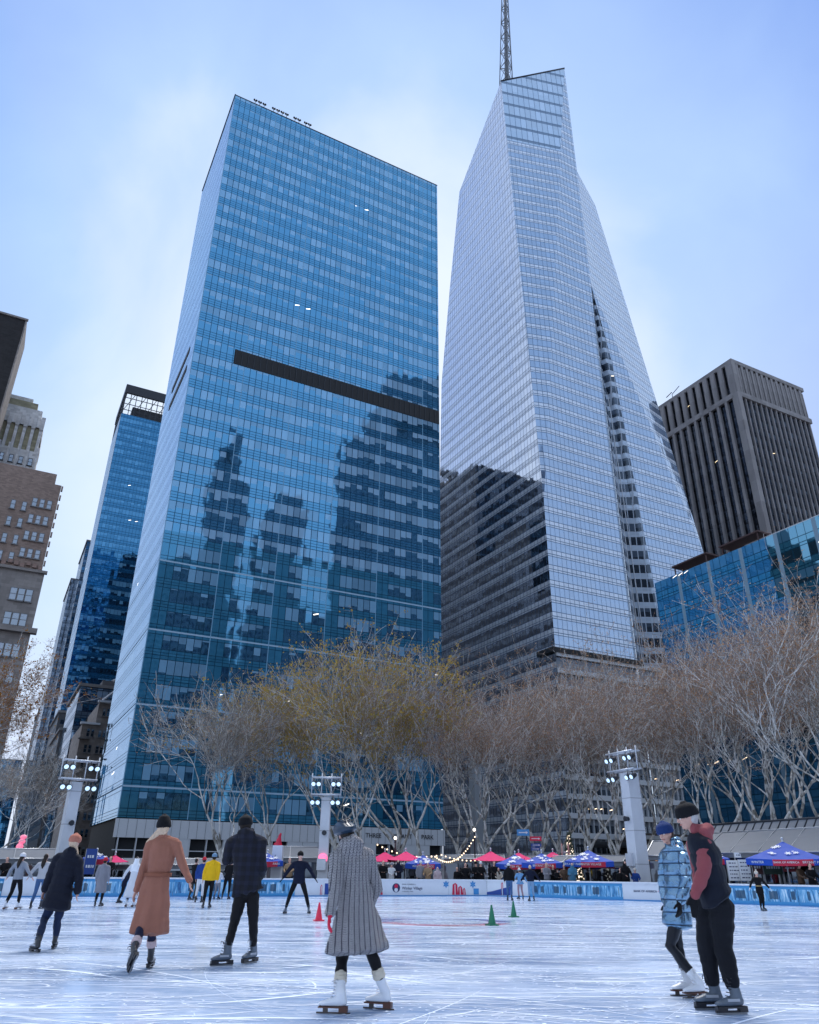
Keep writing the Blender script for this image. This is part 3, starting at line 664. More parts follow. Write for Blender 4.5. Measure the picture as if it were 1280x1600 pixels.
# ------------------------------------------------------------ ground, streets
def ground():
    g = NG('paving'); co = g.coord(); nz = g.noise(co, .6, 5)[0]
    b = g.n('ShaderNodeTexBrick'); g.ln(co, b.inputs[0]); b.inputs['Scale'].default_value = .8
    b.inputs['Color1'].default_value = (.17, .17, .18, 1); b.inputs['Color2'].default_value = (.13, .13, .14, 1); b.inputs['Mortar'].default_value = (.06, .06, .065, 1); b.inputs['Mortar Size'].default_value = .01
    k = g.math('MULTIPLY_ADD', nz, .6, .7)
    mat = g.out(g.bsdf(g.mix(1.0, b.outputs[0], g.comb(k, k, k), 'MULTIPLY'), .8))
    mb = MB(); mb.face([(-1500, -1500, -.05), (1500, -1500, -.05), (1500, 1500, -.05), (-1500, 1500, -.05)]); tag(mb.build('ground', mat), kind='structure')
    asp = plain('asphalt', (.05, .05, .055), .85, var=.25, scale=.5, bscale=30)
    mb = MB()
    for a0, a1, w0, w1 in ((-400, 500, -34, -6), (-82, -64, -6, 600), (2, 30, -6, 400), (2, 30, -300, -34)):
        mb.face([p+Vector((0, 0, -.046)) for p in quad(a0, a1, w0, w1)])
    tag(mb.build('road', asp), kind='structure')
    mb = MB()
    for a0, a1, w0, w1 in ((-63.4, 1, -6, 0), (31, 120, -6, 0), (-140, -83, -6, 0), (-140, 0, -40, -34), (-64, -63.4, 0, 60)):
        mb.prism(quad(a0, a1, w0, w1), -.05, .09)
    tag(mb.build('pavement', mat), kind='structure')
ground()
# ------------------------------------------------------------ ice
BARRIER = [(-34, 14), (-31, 24), (-26.5, 31.5), (-18.0, 37.6), (-15.06, 39.5), (-7.43, 41.9), (-2, 44.3), (4.5, 46.6), (6.7, 45.6), (8.8, 43.2), (12.7, 40.2), (16.9, 36.3), (19.5, 32), (22.5, 24), (24, 14)]
def ice():
    g = NG('ice'); co = g.coord(); S = g.sep(co)
    def scratches(rot, sx, sy, sc, width, seed, dist=.6):
        v = g.mapping(co, (sx, sy, 1), (0, 0, rot), (seed, seed*1.7, seed)); n = g.noise(v, sc, 1.5, .4, dist)[0]
        d = g.math('ABSOLUTE', g.math('SUBTRACT', n, .5)); return g.math('SUBTRACT', 1.0, g.math('DIVIDE', d, width), clamp=True)
    acc = None
    for rot, sx, sy, sc, wd, seed, amp in ((.06, .22, 1.9, 1.2, .009, 3.1, 1.0), (-.16, .18, 1.6, 2.0, .011, 8.3, .9), (.28, .3, 1.5, 1.7, .008, 14.2, .8), (-.45, .35, 1.2, 1.3, .006, 21, .7),
                                           (.9, .4, 1.2, 1.0, .005, 31, .6), (1.5, .5, 1.1, .9, .004, 41, .5), (.02, .12, 1.5, 5.0, .03, 55, .55), (-.05, .2, 1.2, 9.0, .05, 65, .45)):
        s = g.math('MULTIPLY', scratches(rot, sx, sy, sc, wd, seed), amp); acc = s if acc is None else g.math('MAXIMUM', acc, s)
    gate = g.noise(g.mapping(co, (.5, 1.2, 1)), 1.6, 4)[0]
    acc = g.math('MULTIPLY', acc, g.ramp(gate, ((.34, .15), (.62, 1))))
    frost = g.noise(g.mapping(co, (.28, .8, 1), (0, 0, .05)), .8, 5, .62)[0]      # long wiped bands of frost
    fr = g.ramp(frost, ((.36, 0), (.66, 1)))
    fine = g.noise(g.mapping(co, (.28, 2.4, 1), (0, 0, -.05)), 10, 4, .7)[0]
    fn = g.ramp(fine, ((.46, 0), (.62, 1)))
    crumbs = g.noise(g.mapping(co, (.7, 1, 1)), 26, 2, .6)[0]; cr = g.ramp(crumbs, ((.66, 0), (.72, 1)))
    cr = g.math('MULTIPLY', cr, g.ramp(frost, ((.4, .1), (.6, 1))))
    # snow swept against the boards
    far = g.math('GREATER_THAN', S[1], 0)
    base = g.mix(fr, (.23, .37, .64), (.50, .64, .88)); base = g.mix(g.math('MULTIPLY', fn, .22), base, (.88, .93, 1))
    col = g.mix(g.math('MULTIPLY', acc, .95), base, (.93, .96, 1)); col = g.mix(cr, col, (.95, .97, 1))
    # painted ring under the ice
    p = at_z(690, 1440); v = g.vmath('SUBTRACT', co, tuple(p)); L = g.vmath('LENGTH', v)
    ringb = g.math('LESS_THAN', g.math('ABSOLUTE', g.math('SUBTRACT', L, 1.55)), .28); ringr = g.math('LESS_THAN', g.math('ABSOLUTE', g.math('SUBTRACT', L, 1.9)), .28)
    vy = g.sep(v)[1]
    ringr = g.math('MULTIPLY', ringb, g.math('LESS_THAN', vy, -.5)); ringb = g.math('MULTIPLY', ringb, g.math('GREATER_THAN', vy, -.3))
    col = g.mix(g.math('MULTIPLY', ringb, .8), col, (.03, .12, .42)); col = g.mix(g.math('MULTIPLY', ringr, .75), col, (.5, .05, .08))
    h = g.math('ADD', g.math('MULTIPLY', acc, .5), g.math('ADD', g.math('MULTIPLY', fn, .12), g.math('MULTIPLY', cr, .8)))
    rough = g.fmix(fr, .05, .22); rough = g.math('ADD', rough, g.math('MULTIPLY', acc, .3), clamp=True)
    wv = g.noise(g.mapping(co, (.5, 1, 1)), 2.0, 2)[0]; h = g.math('ADD', h, g.math('MULTIPLY', wv, .5))
    sh = g.bsdf(col, rough, 0.0, g.bump(h, .14, .010)); sh.node.inputs['IOR'].default_value = 1.33; sh.node.inputs['Specular IOR Level'].default_value = .6
    mat = g.out(sh)
    mb = MB(); pts = [(-34, -12), (24, -12)] + BARRIER[::-1]
    mb.face([(x, y, 0) for x, y in pts]); tag(mb.build('ice', mat), kind='structure')
ice()

def scratches():
    """frosty cuts left by the blades and the shavings beside them, lying on the ice"""
    R = random.Random(77); mb = MB(); bm = mb.bm
    for i in range(2600):
        y = 2.6 + 40*R.random()**1.7; x = R.uniform(-1, 1)*(y*.62+2.5)
        if y > 36: continue
        L = R.uniform(.3, 1.2)*(1+y*.13)*R.choice((.5, 1, 1, 2)); z0 = .0015+i*4e-7; a = R.gauss(0, .20) if R.random() < .88 else R.gauss(0, .6)
        k = R.choice((-1, 1))*R.uniform(.15, .8)/max(.5, L); w_ = .0016*R.uniform(.5, 1.9)*(1+y*.15)*(1+2.0*abs(cos(a))**2)*(.5+R.random()**3*1.5); n = 7; p = Vector((x, y, z0)); prev = None
        for j in range(n+1):
            t = Vector((cos(a), sin(a), 0)); o = Vector((-t.y, t.x, 0))*w_*sin(pi*(j+.15)/(n+.3))
            c = (bm.verts.new(p-o), bm.verts.new(p+o))
            if prev: bm.faces.new((prev[0], c[0], c[1], prev[1]))
            prev = c; p = p + t*(L/n); a += k*L/n
    for i in range(22000):
        y = 2.6 + 36*R.random()**2.1; x = R.uniform(-1, 1)*(y*.62+2.5); r = R.uniform(.004, .016)*(1+y*.08); c = Vector((x, y, .005+i*1e-7)); q = R.uniform(0, 6.28)
        if noise.noise(Vector((x*.5, y*.9, 2))) < -.02: continue
        bm.faces.new([bm.verts.new(c+Vector((cos(q+k*2.09)*r*R.uniform(.6, 2.2), sin(q+k*2.09)*r, R.uniform(0, .0)+k*.001))) for k in range(3)])
    g = NG('ice_shavings'); g.out(g.bsdf((.74, .83, .97), .6)); o = mb.build('ice_shavings', g.m); tag(o, 'white skate cuts and ice shavings strewn over the rink', 'ice shavings', kind='stuff')
scratches()
# ------------------------------------------------------------ plane trees
def bark_mat():
    g = NG('plane_bark'); co = g.coord(); v = g.n('ShaderNodeTexVoronoi'); g.ln(g.mapping(co, (1, 1, .5)), v.inputs[0]); v.inputs['Scale'].default_value = 3.5
    n = g.noise(co, 2.5, 4, .6)[0]; k = g.math('ADD', g.math('MULTIPLY', g.sep(v.outputs['Color'])[0], .5), g.math('MULTIPLY', n, .6))
    c = g.ramp(k, ((.25, (.16, .15, .13)), (.44, (.34, .33, .31)), (.56, (.60, .60, .59)), (.8, (.82, .82, .81))))
    return g.out(g.bsdf(c, .8, 0.0, g.bump(n, .4, .02)))
def leaf_mat(name, cols):
    g = NG(name); r = g.wn(g.vmath('SNAP', g.coord(), (.22, .22, .22)))[0]
    c = g.ramp(r, [(i/(len(cols)-1), x) for i, x in enumerate(cols)])
    d = g.n('ShaderNodeBsdfDiffuse'); g.ln(c, d.inputs[0]); t = g.n('ShaderNodeBsdfTranslucent'); g.ln(c, t.inputs[0])
    m = g.n('ShaderNodeMixShader'); m.inputs[0].default_value = .35; g.ln(d.outputs[0], m.inputs[1]); g.ln(t.outputs[0], m.inputs[2]); return g.out(m.outputs[0])
M['bark'] = bark_mat()
M['twig'] = plain('twig_bark', (.31, .235, .20), .9, bump=0); M['twig_pale'] = plain('twig_bark_pale', (.30, .28, .26), .9, bump=0)
M['leaf_brown'] = leaf_mat('dry_brown_leaves', ((.34, .18, .09), (.46, .28, .16), (.58, .42, .30), (.36, .21, .11)))
M['leaf_gold'] = leaf_mat('gold_green_leaves', ((.38, .29, .09), (.50, .36, .10), (.33, .32, .11), (.58, .37, .08), (.26, .20, .09)))
M['leaf_orange'] = leaf_mat('orange_leaves', ((.40, .17, .03), (.30, .11, .02), (.34, .22, .05)))
def plane_tree_mesh(seed, H, stems, lean, ntw, nleaf, leafm, twigm, spread=.42, first=.15, leaf_size=.20, depth=4, low=.47):
    R = random.Random(seed); wood = MB(); tips = []
    def branch(p, d, L, r, lv):
        n = max(4, int(L/.55)) if lv < 3 else 4
        pts = [p.copy()]; rs = [r]; wob = Vector((R.uniform(-1, 1), R.uniform(-1, 1), 0))
        for i in range(n):
            if i % 2 == 0: wob = Vector((R.uniform(-1, 1), R.uniform(-1, 1), R.uniform(-.4, .5)))
            d = (d + wob*(.24 if lv else .09) + Vector((0, 0, .055 if lv < 3 else .02))).normalized(); p = p + d*(L/n)
            pts.append(p.copy()); rs.append(max(.016, r*(1-.62*(i+1)/n)))
        wood.tube(pts, rs, 7 if lv < 2 else (5 if lv == 2 else 3), cap=lv == 0)
        if lv >= depth-1:
            for q in pts[1:]: tips.append((q, d.copy()))
        if lv >= depth: return
        k = {0: stems, 1: 5, 2: 6, 3: 4}[lv]
        for j in range(k):
            f = R.uniform(.5 if lv == 1 else .3, 1.0) if lv else R.uniform(.72, 1.0)
            if j == 0: f = 1.0
            if lv >= 2 and j and pts[min(n, max(1, int(round(f*n))))].z < H*.5 and R.random() < .85: continue
            idx = min(n, max(1, int(round(f*n)))); q = pts[idx]; az = R.uniform(0, 2*pi) if lv else 2*pi*j/k + R.uniform(-.5, .5)
            t = (pts[idx]-pts[idx-1]).normalized(); o = t.orthogonal().normalized(); o = Matrix.Rotation(az, 3, t) @ o
            sp = spread*(R.uniform(.7, 1.25) if lv else R.uniform(.55, 1.05))*(.35 if (j == 0 and lv) else 1)
            nd = (t*cos(sp*1.2) + o*sin(sp*1.2)); nd.z += .12; nd.normalize()
            ll = L*R.uniform(.58, .8) if lv else H*R.uniform(.34, .46)
            branch(q, nd, ll, rs[idx]*(R.uniform(.58, .80) if j else .92), lv+1)
    branch(Vector((0, 0, 0)), Vector((lean[0], lean[1], 1)).normalized(), H*first, H*.018+.06, 0)
    tips = [t for t in tips if t[0].z > H*(low-.06+.36*R.random()**1.3)]
    tw = MB(); bm = tw.bm
    for i in range(ntw):
        q, d = R.choice(tips); a = Vector((R.gauss(0, 1), R.gauss(0, 1), R.gauss(.35, .8))).normalized(); p = q
        L = R.uniform(.5, 1.5); 
        m = p + a*L*.5 + Vector((R.uniform(-.15, .15), R.uniform(-.15, .15), R.uniform(-.1, .1))); e = m + (a+Vector((R.uniform(-.5, .5), R.uniform(-.5, .5), R.uniform(-.1, .4)))).normalized()*L*.5
        o = a.orthogonal().normalized(); o = Matrix.Rotation(R.uniform(0, pi), 3, a) @ o; wd = R.uniform(.012, .024)
        v = [bm.verts.new(x) for x in (p-o*wd, p+o*wd, m+o*wd*.7, m-o*wd*.7)]; bm.faces.new(v); v2 = [bm.verts.new(m-o*wd*.7), bm.verts.new(m+o*wd*.7), bm.verts.new(e)]; bm.faces.new(v2)
        if i < nleaf and noise.noise(q*.32+Vector((seed, 0, 0))) > (-.02 if leafm == M['leaf_gold'] else -.25):
            for k in range(R.choice((2, 3, 3, 4)) if leafm == M['leaf_gold'] else R.choice((1, 2, 2, 3))):
                c = p.lerp(e, R.random()) + Vector((R.gauss(0, .12), R.gauss(0, .12), R.gauss(0, .12))); s = leaf_size*R.uniform(.5, 1.1)
                u = Vector((R.gauss(0, 1), R.gauss(0, 1), R.gauss(0, 1))).normalized(); w_ = u.orthogonal().normalized(); x3 = u.cross(w_)
                vv = [bm.verts.new(c + w_*s*.5*cos(t) + x3*s*.42*sin(t)) for t in (0, 1.4, 2.6, 3.9, 5.1)]; f = bm.faces.new(vv); f.material_index = 1
    wo = wood.build('trunk', M['bark']); cr = tw.build('crown', [twigm, leafm]); m1, m2 = wo.data, cr.data
    bpy.data.objects.remove(wo); bpy.data.objects.remove(cr); return m1, m2
def trees():
    P = {}
    P['gold1'] = plane_tree_mesh(3, 22, 5, (.05, 0), 3300, 3300, M['leaf_gold'], M['twig'], leaf_size=.26)
    P['gold2'] = plane_tree_mesh(8, 22, 4, (-.08, 0), 3300, 3300, M['leaf_gold'], M['twig'], leaf_size=.26)
    P['br1'] = plane_tree_mesh(11, 22, 5, (-.12, 0), 3700, 3700, M['leaf_brown'], M['twig'], leaf_size=.15)
    P['br2'] = plane_tree_mesh(17, 22, 4, (-.2, .02), 3700, 3700, M['leaf_brown'], M['twig'], leaf_size=.15)
    P['br3'] = plane_tree_mesh(23, 22, 5, (-.05, 0), 3700, 3700, M['leaf_brown'], M['twig'], leaf_size=.15)
    P['bare'] = plane_tree_mesh(31, 14, 4, (.0, 0), 3000, 800, M['leaf_brown'], M['twig_pale'], spread=.55, leaf_size=.12, low=.3)
    P['orange'] = plane_tree_mesh(37, 22, 4, (.15, 0), 9000, 6000, M['leaf_orange'], M['twig'])
    # pixel column of the trunk foot, distance, height factor, kind, label
    T = [(-45, 52, 0.55, 'bare', 'bare tree at the left picture edge reaching over the kiosk roof'),
         (40, 92, 0.95, 'bare', 'brown twiggy tree far left in front of the side street'),
         (345, 62, 1.05, 'bare', 'pale bare plane tree standing alone before the blue slab tower'),
         (432, 70, 0.73, 'gold2', 'golden leaved plane tree, first of the row after the lone bare tree'),
         (520, 74, 0.86, 'gold1', 'golden plane tree behind the light tower with the white mast in the middle'),
         (575, 64, 0.79, 'gold2', 'yellow green plane tree behind the helmeted skater'),
         (625, 72, 0.89, 'gold1', 'tallest golden plane tree, right of the helmeted skater'),
         (668, 66, 0.81, 'gold2', 'thin leaved golden plane tree over the fascia lettering'),
         (716, 74, 0.80, 'br1', 'brown plane tree just right of the blue slab tower corner'),
         (757, 66, 0.71, 'br3', 'bent pale trunked plane tree by the string of bulbs'),
         (800, 72, 0.78, 'br2', 'plane tree forking low over the pink parasol'),
         (838, 68, 0.73, 'br3', 'plane tree behind the blue direction sign'),
         (876, 76, 0.86, 'br1', 'brown plane tree above the stepladder'),
         (925, 70, 0.82, 'br2', 'leaning plane tree behind the decorated fir'),
         (965, 64, 0.76, 'br3', 'plane tree close behind the right light tower, left side'),
         (1010, 74, 0.86, 'br1', 'tall plane tree rising behind the couple'),
         (1060, 68, 0.78, 'br2', 'plane tree directly above the black beanie of the man in a vest'),
         (1130, 60, 0.76, 'br2', 'slanting double trunk plane tree over the left end of the long kiosk roof'),
         (1165, 66, 0.85, 'br1', 'plane tree over the middle of the long kiosk roof'),
         (1215, 58, 0.79, 'br3', 'mottled plane tree over the big blue parasol'),
         (1268, 62, 0.87, 'br2', 'big plane tree at the right end of the kiosk roof'),
         (1325, 52, 0.77, 'br1', 'plane tree at the right picture edge with overhanging limbs'),
         (1400, 56, 0.86, 'br3', 'plane tree beyond the right picture edge sending limbs into view'),
         (-135, 60, 0.66, 'orange', 'plane tree with orange leaves overhanging from the left picture edge')]
    R = random.Random(5)
    for i, (px, D, sc, k, lab) in enumerate(T):
        d = ray(px, 1365); d = d/d.to_2d().length; x, y = d.x*D, d.y*D
        t = thing('plane_tree', lab, 'tree', (x, y, 0), 'plane trees behind the rink'); t.scale = (sc*R.uniform(.92, 1.05), sc*R.uniform(.92, 1.05), sc)
        t.rotation_euler.z = R.uniform(-.5, .5) if k.startswith('br') else R.uniform(0, 6.28)
        for n, me in zip(('trunk', 'crown'), P[k]):
            o = bpy.data.objects.new(n, me); COL.objects.link(o); o.parent = t
trees()
# ------------------------------------------------------------ people
def cloth(name, col, rough=.85, sheen=.15, weave=260, bump=.35, var=.15, metal=0.0, folds=.5):
    if name in _mc: return _mc[name]
    g = NG(name); co = g.coord()
    n1 = g.noise(g.mapping(co, (1, 1, .35)), 9, 3, .6, .5)[0]; n2 = g.noise(co, weave, 2)[0]
    k = g.math('MULTIPLY_ADD', n1, 2*var, 1-var); c = g.mix(1.0, col, g.comb(k, k, k), 'MULTIPLY')
    h = g.math('ADD', g.math('MULTIPLY', n1, folds), g.math('MULTIPLY', n2, .06))
    sh = g.bsdf(c, rough, metal, g.bump(h, bump, .03)); sh.node.inputs['Sheen Weight'].default_value = sheen*.3; sh.node.inputs['Specular IOR Level'].default_value = .25
    _mc[name] = g.out(sh); return _mc[name]
SKIN = cloth('skin', (.50, .27, .20), .55, 0, 400, .05, .06)
SKIN2 = cloth('skin_pale', (.58, .34, .27), .55, 0, 400, .05, .06)
def loft(mb, pts, ws, ds, fwd, n=14, rnd=.55):
    """closed elliptical loft: ws half widths across, ds half depths along fwd"""
    pts = [Vector(p) for p in pts]; fwd = Vector(fwd); rings = []; N = len(pts)
    ws = list(ws) if hasattr(ws, '__len__') else [ws]*N; ds = list(ds) if hasattr(ds, '__len__') else [ds]*N
    t0 = (pts[0]-pts[1]).normalized(); t1 = (pts[-1]-pts[-2]).normalized()
    pts = [pts[0]+t0*min(ws[0], ds[0])*rnd] + pts + [pts[-1]+t1*min(ws[-1], ds[-1])*rnd]; ws = [ws[0]*.6]+ws+[ws[-1]*.6]; ds = [ds[0]*.6]+ds+[ds[-1]*.6]
    for i, p in enumerate(pts):
        t = (pts[min(i+1, N+1)]-pts[max(i-1, 0)]).normalized()
        lat = t.cross(fwd)
        if lat.length < .15: lat = t.orthogonal()
        lat.normalize(); dp = lat.cross(t).normalized()
        rings.append([mb.bm.verts.new(p + lat*(ws[i]*cos(2*pi*k/n)) + dp*(ds[i]*sin(2*pi*k/n))) for k in range(n)])
    for a, b in zip(rings, rings[1:]):
        for k in range(n): mb.bm.faces.new((a[k], a[(k+1) % n], b[(k+1) % n], b[k]))
    mb.bm.faces.new(rings[0][::-1]); mb.bm.faces.new(rings[-1])
SCR = bpy.data.scenes.new('scratch')
def solid(mb, name, mat, parent, vox, smooth=2, disp=None):
    """melts the closed shapes into one continuous surface"""
    bmesh.ops.recalc_face_normals(mb.bm, faces=mb.bm.faces)
    o = mb.build(name, mat, None); COL.objects.unlink(o); SCR.collection.objects.link(o); m = o.modifiers.new('r', 'REMESH'); m.mode = 'VOXEL'; m.voxel_size = vox; m.use_smooth_shade = True
    if smooth: s = o.modifiers.new('s', 'SMOOTH'); s.factor = .5; s.iterations = smooth
    SCR.view_layers[0].update(); dg = SCR.view_layers[0].depsgraph; me = bpy.data.meshes.new_from_object(o.evaluated_get(dg)); me.name = name
    old = o.data; o.modifiers.clear(); o.data = me; bpy.data.meshes.remove(old); SCR.collection.objects.unlink(o); COL.objects.link(o)
    if disp:
        cs = [v.co.copy() for v in me.vertices]; ns = [v.normal.copy() for v in me.vertices]; out = []
        for c_, n_ in zip(cs, ns): out.extend(c_+disp(c_, n_))
        me.vertices.foreach_set('co', out); me.update()
    for p in me.polygons: p.use_smooth = True
    me.materials.clear(); me.materials.append(mat); o.parent = parent; return o
def wrinkle(amp, sc=7.0, seed=0):
    return lambda co, n: n*(amp*noise.noise(Vector((co.x*sc+seed, co.y*sc, co.z*sc*.8))) + amp*.5*noise.noise(Vector((co.x*sc*2.3, co.y*sc*2.3+seed, co.z*sc*1.2))))
def hand(mb, w, d, side, s=1.0, rad_=.0085, fing=True, curl=.5):
    """palm, four fingers of different lengths and a thumb from the side of the palm"""
    d = Vector(d).normalized(); side = Vector(side); side = (side - d*side.dot(d)).normalized(); nrm = d.cross(side)
    loft(mb, [w, w+d*.04*s, w+d*.085*s], [.024*s, .036*s, .038*s], [.017*s, .015*s, .013*s], nrm, 10)
    if not fing: loft(mb, [w+d*.08*s, w+d*.16*s], [.036*s, .026*s], [.016*s, .014*s], nrm, 8); loft(mb, [w+d*.02*s+side*.03*s, w+d*.07*s+side*.055*s], [.014*s]*2, [.014*s]*2, nrm, 6); return
    for k, (o, L) in enumerate(((.029, .066), (.010, .076), (-.010, .071), (-.029, .055))):
        p0 = w + d*.08*s + side*o*s; a = (d + side*o*2.2).normalized(); c = curl*(1+.15*k)
        p1 = p0 + (a + nrm*c*.35).normalized()*L*.45*s; p2 = p1 + (a + nrm*c*.9).normalized()*L*.32*s; p3 = p2 + (a+nrm*c*1.6).normalized()*L*.25*s
        loft(mb, [p0, p1, p2, p3], [rad_*s*1.1, rad_*s, rad_*s*.95, rad_*s*.8], [rad_*s*1.1, rad_*s, rad_*s*.95, rad_*s*.8], nrm, 7)
    p0 = w + d*.02*s + side*.028*s; p1 = p0 + (d*.6+side*.8+nrm*.2).normalized()*.035*s; p2 = p1 + (d*.9+side*.45+nrm*.4).normalized()*.03*s
    loft(mb, [p0, p1, p2], [rad_*1.35*s, rad_*1.2*s, rad_*s], [rad_*1.35*s, rad_*1.2*s, rad_*s], nrm, 7)
def frame_(f, up=Vector((0, 0, 1))):
    up = Vector(up).normalized(); f = Vector(f); f = (f - up*f.dot(up)).normalized(); r = f.cross(up)   # r = the figure's right
    return f, r, up
def skate(root, ankle, toe, pitch, roll, style, s, near=True, vox=.011, knee=None):
    f = Vector((toe[0], toe[1], 0)).normalized(); R = Matrix((f, Vector((0, 0, 1)).cross(f), Vector((0, 0, 1)))).transposed()
    R = R @ Matrix.Rotation(pitch, 3, 'Y') @ Matrix.Rotation(roll, 3, 'X'); T = lambda p: ankle + R @ (Vector(p)*s)
    fw = R @ Vector((1, 0, 0)); up = R @ Vector((0, 0, 1))
    boot = MB()
    loft(boot, [T((-.06, 0, -.062)), T((.0, 0, -.058)), T((.08, 0, -.066)), T((.15, 0, -.076)), T((.195, 0, -.082))], [x*s for x in (.034, .037, .042, .044, .032)], [x*s for x in (.036, .046, .038, .026, .018)], up, 14)
    top = .14 if style == 'figure' else .12
    sd = (knee-ankle).normalized() if knee is not None else up
    loft(boot, [T((-.02, 0, -.06)), T((-.015, 0, 0)), ankle+sd*.07*s, ankle+sd*top*s], [x*s for x in (.040, .040, .047, .052)], [x*s for x in (.058, .054, .054, .058)], fw, 14, .1)
    cmap = {'figure': M['skate_white'], 'hockey': M['skate_black'], 'grey': M['skate_grey']}
    b = solid(boot, 'skate_boot', cmap[style], root, vox if near else .022, 2)
    if style == 'figure':
        m = MB(); m.box(T((.06, 0, -.108)), (.29*s, .07*s, .012*s), M=R); m.box(T((-.045, 0, -.122)), (.085*s, .062*s, .05*s), M=R)
        o = m.build('skate_sole', M['sole_brown'], b)
        m = MB(); m.box(T((.055, 0, -.158)), (.34*s, .008*s, .018*s), M=R); m.box(T((-.045, 0, -.148)), (.07*s, .016*s, .014*s), M=R)
        m.box(T((.135, 0, -.132)), (.05*s, .012*s, .045*s), M=R); o = m.build('skate_blade', M['blade_dark'] if near else M['steel'], b)
    else:
        m = MB()
        for x0, x1 in ((-.10, -.02), (.10, .20)): m.box(T(((x0+x1)/2, 0, -.122)), ((x1-x0)*s, .05*s, .045*s), M=R)
        m.box(T((.05, 0, -.108)), (.29*s, .065*s, .014*s), M=R); m.box(T((.05, 0, -.141)), (.32*s, .024*s, .014*s), M=R)
        m.build('blade_holder', M['black_plastic'], b)
        m = MB(); m.box(T((.05, 0, -.157)), (.31*s, .006*s, .022*s), M=R); m.build('skate_blade', M['steel'], b)
    if near:
        m = MB()
        for k in range(6):
            z = -.02+.028*k; x = .062-.05*(k/5)**.6 - (.0 if k > 2 else 0)
            x = .075-.012*k if k < 3 else .05-.008*(k-3)
            m.tube([T((x-.004, -.036, z-.004)), T((x+.012, 0, z)), T((x-.004, .036, z-.004))], .0042*s, 5)
        for sd_ in (-1, 1): m.tube([T((.045, .01*sd_, .1)), T((.075, .03*sd_, .115)), T((.07, .045*sd_, .08))], .004*s, 5)
        m.build('laces', M['lace_white'] if style == 'figure' else M['lace_dark'], b)
        if style != 'figure':
            for yq in (.043, -.043): m = MB(); m.box(T((.04, yq, -.05)), (.12*s, .006*s, .022*s), M=R); m.build('skate_trim', M['skate_trim'], b)
M['skate_white'] = plain('white_leather', (.74, .76, .80), .35, bump=.1, var=.06); M['skate_black'] = plain('black_leather', (.022, .024, .03), .4, bump=.2)
M['skate_grey'] = plain('grey_skate_shell', (.10, .125, .16), .45, var=.4, scale=18, bump=.2); M['sole_brown'] = plain('brown_sole', (.10, .035, .02), .4)
M['blade_dark'] = plain('blade_steel', (.10, .085, .08), .35, .6); M['black_plastic'] = plain('black_plastic', (.015, .015, .02), .35)
M['lace_white'] = plain('lace_white', (.7, .7, .72), .8); M['lace_dark'] = plain('lace_dark', (.03, .03, .035), .8); M['skate_trim'] = plain('skate_trim', (.38, .40, .44), .4)
def beanie(root, hc, up, hf, mat, s, vox, pom=None, cuff=True, tall=.0):
    f, r, u = frame_(hf, up); m = MB()
    c = hc + u*.028*s - f*.008*s
    loft(m, [c+u*.0*s, c+u*.035*s, c+u*.062*s, c+u*(.084+tall)*s, c+u*(.098+tall)*s], [.088*s, .092*s, .083*s, .062*s, .034*s], [.104*s, .106*s, .097*s, .074*s, .040*s], f, 18)
    if cuff: loft(m, [c-u*.018*s, c+u*.018*s], [.094*s]*2, [.110*s]*2, f, 18, .2)
    if pom: m.ball(c+u*(.145+tall)*s, pom*s, 12)
    ribs = lambda co, n: n*(.0025*sin(atan2((co-c).dot(r), (co-c).dot(f))*34))
    return solid(m, 'beanie', mat, root, vox, 2, ribs if vox < .012 else None)
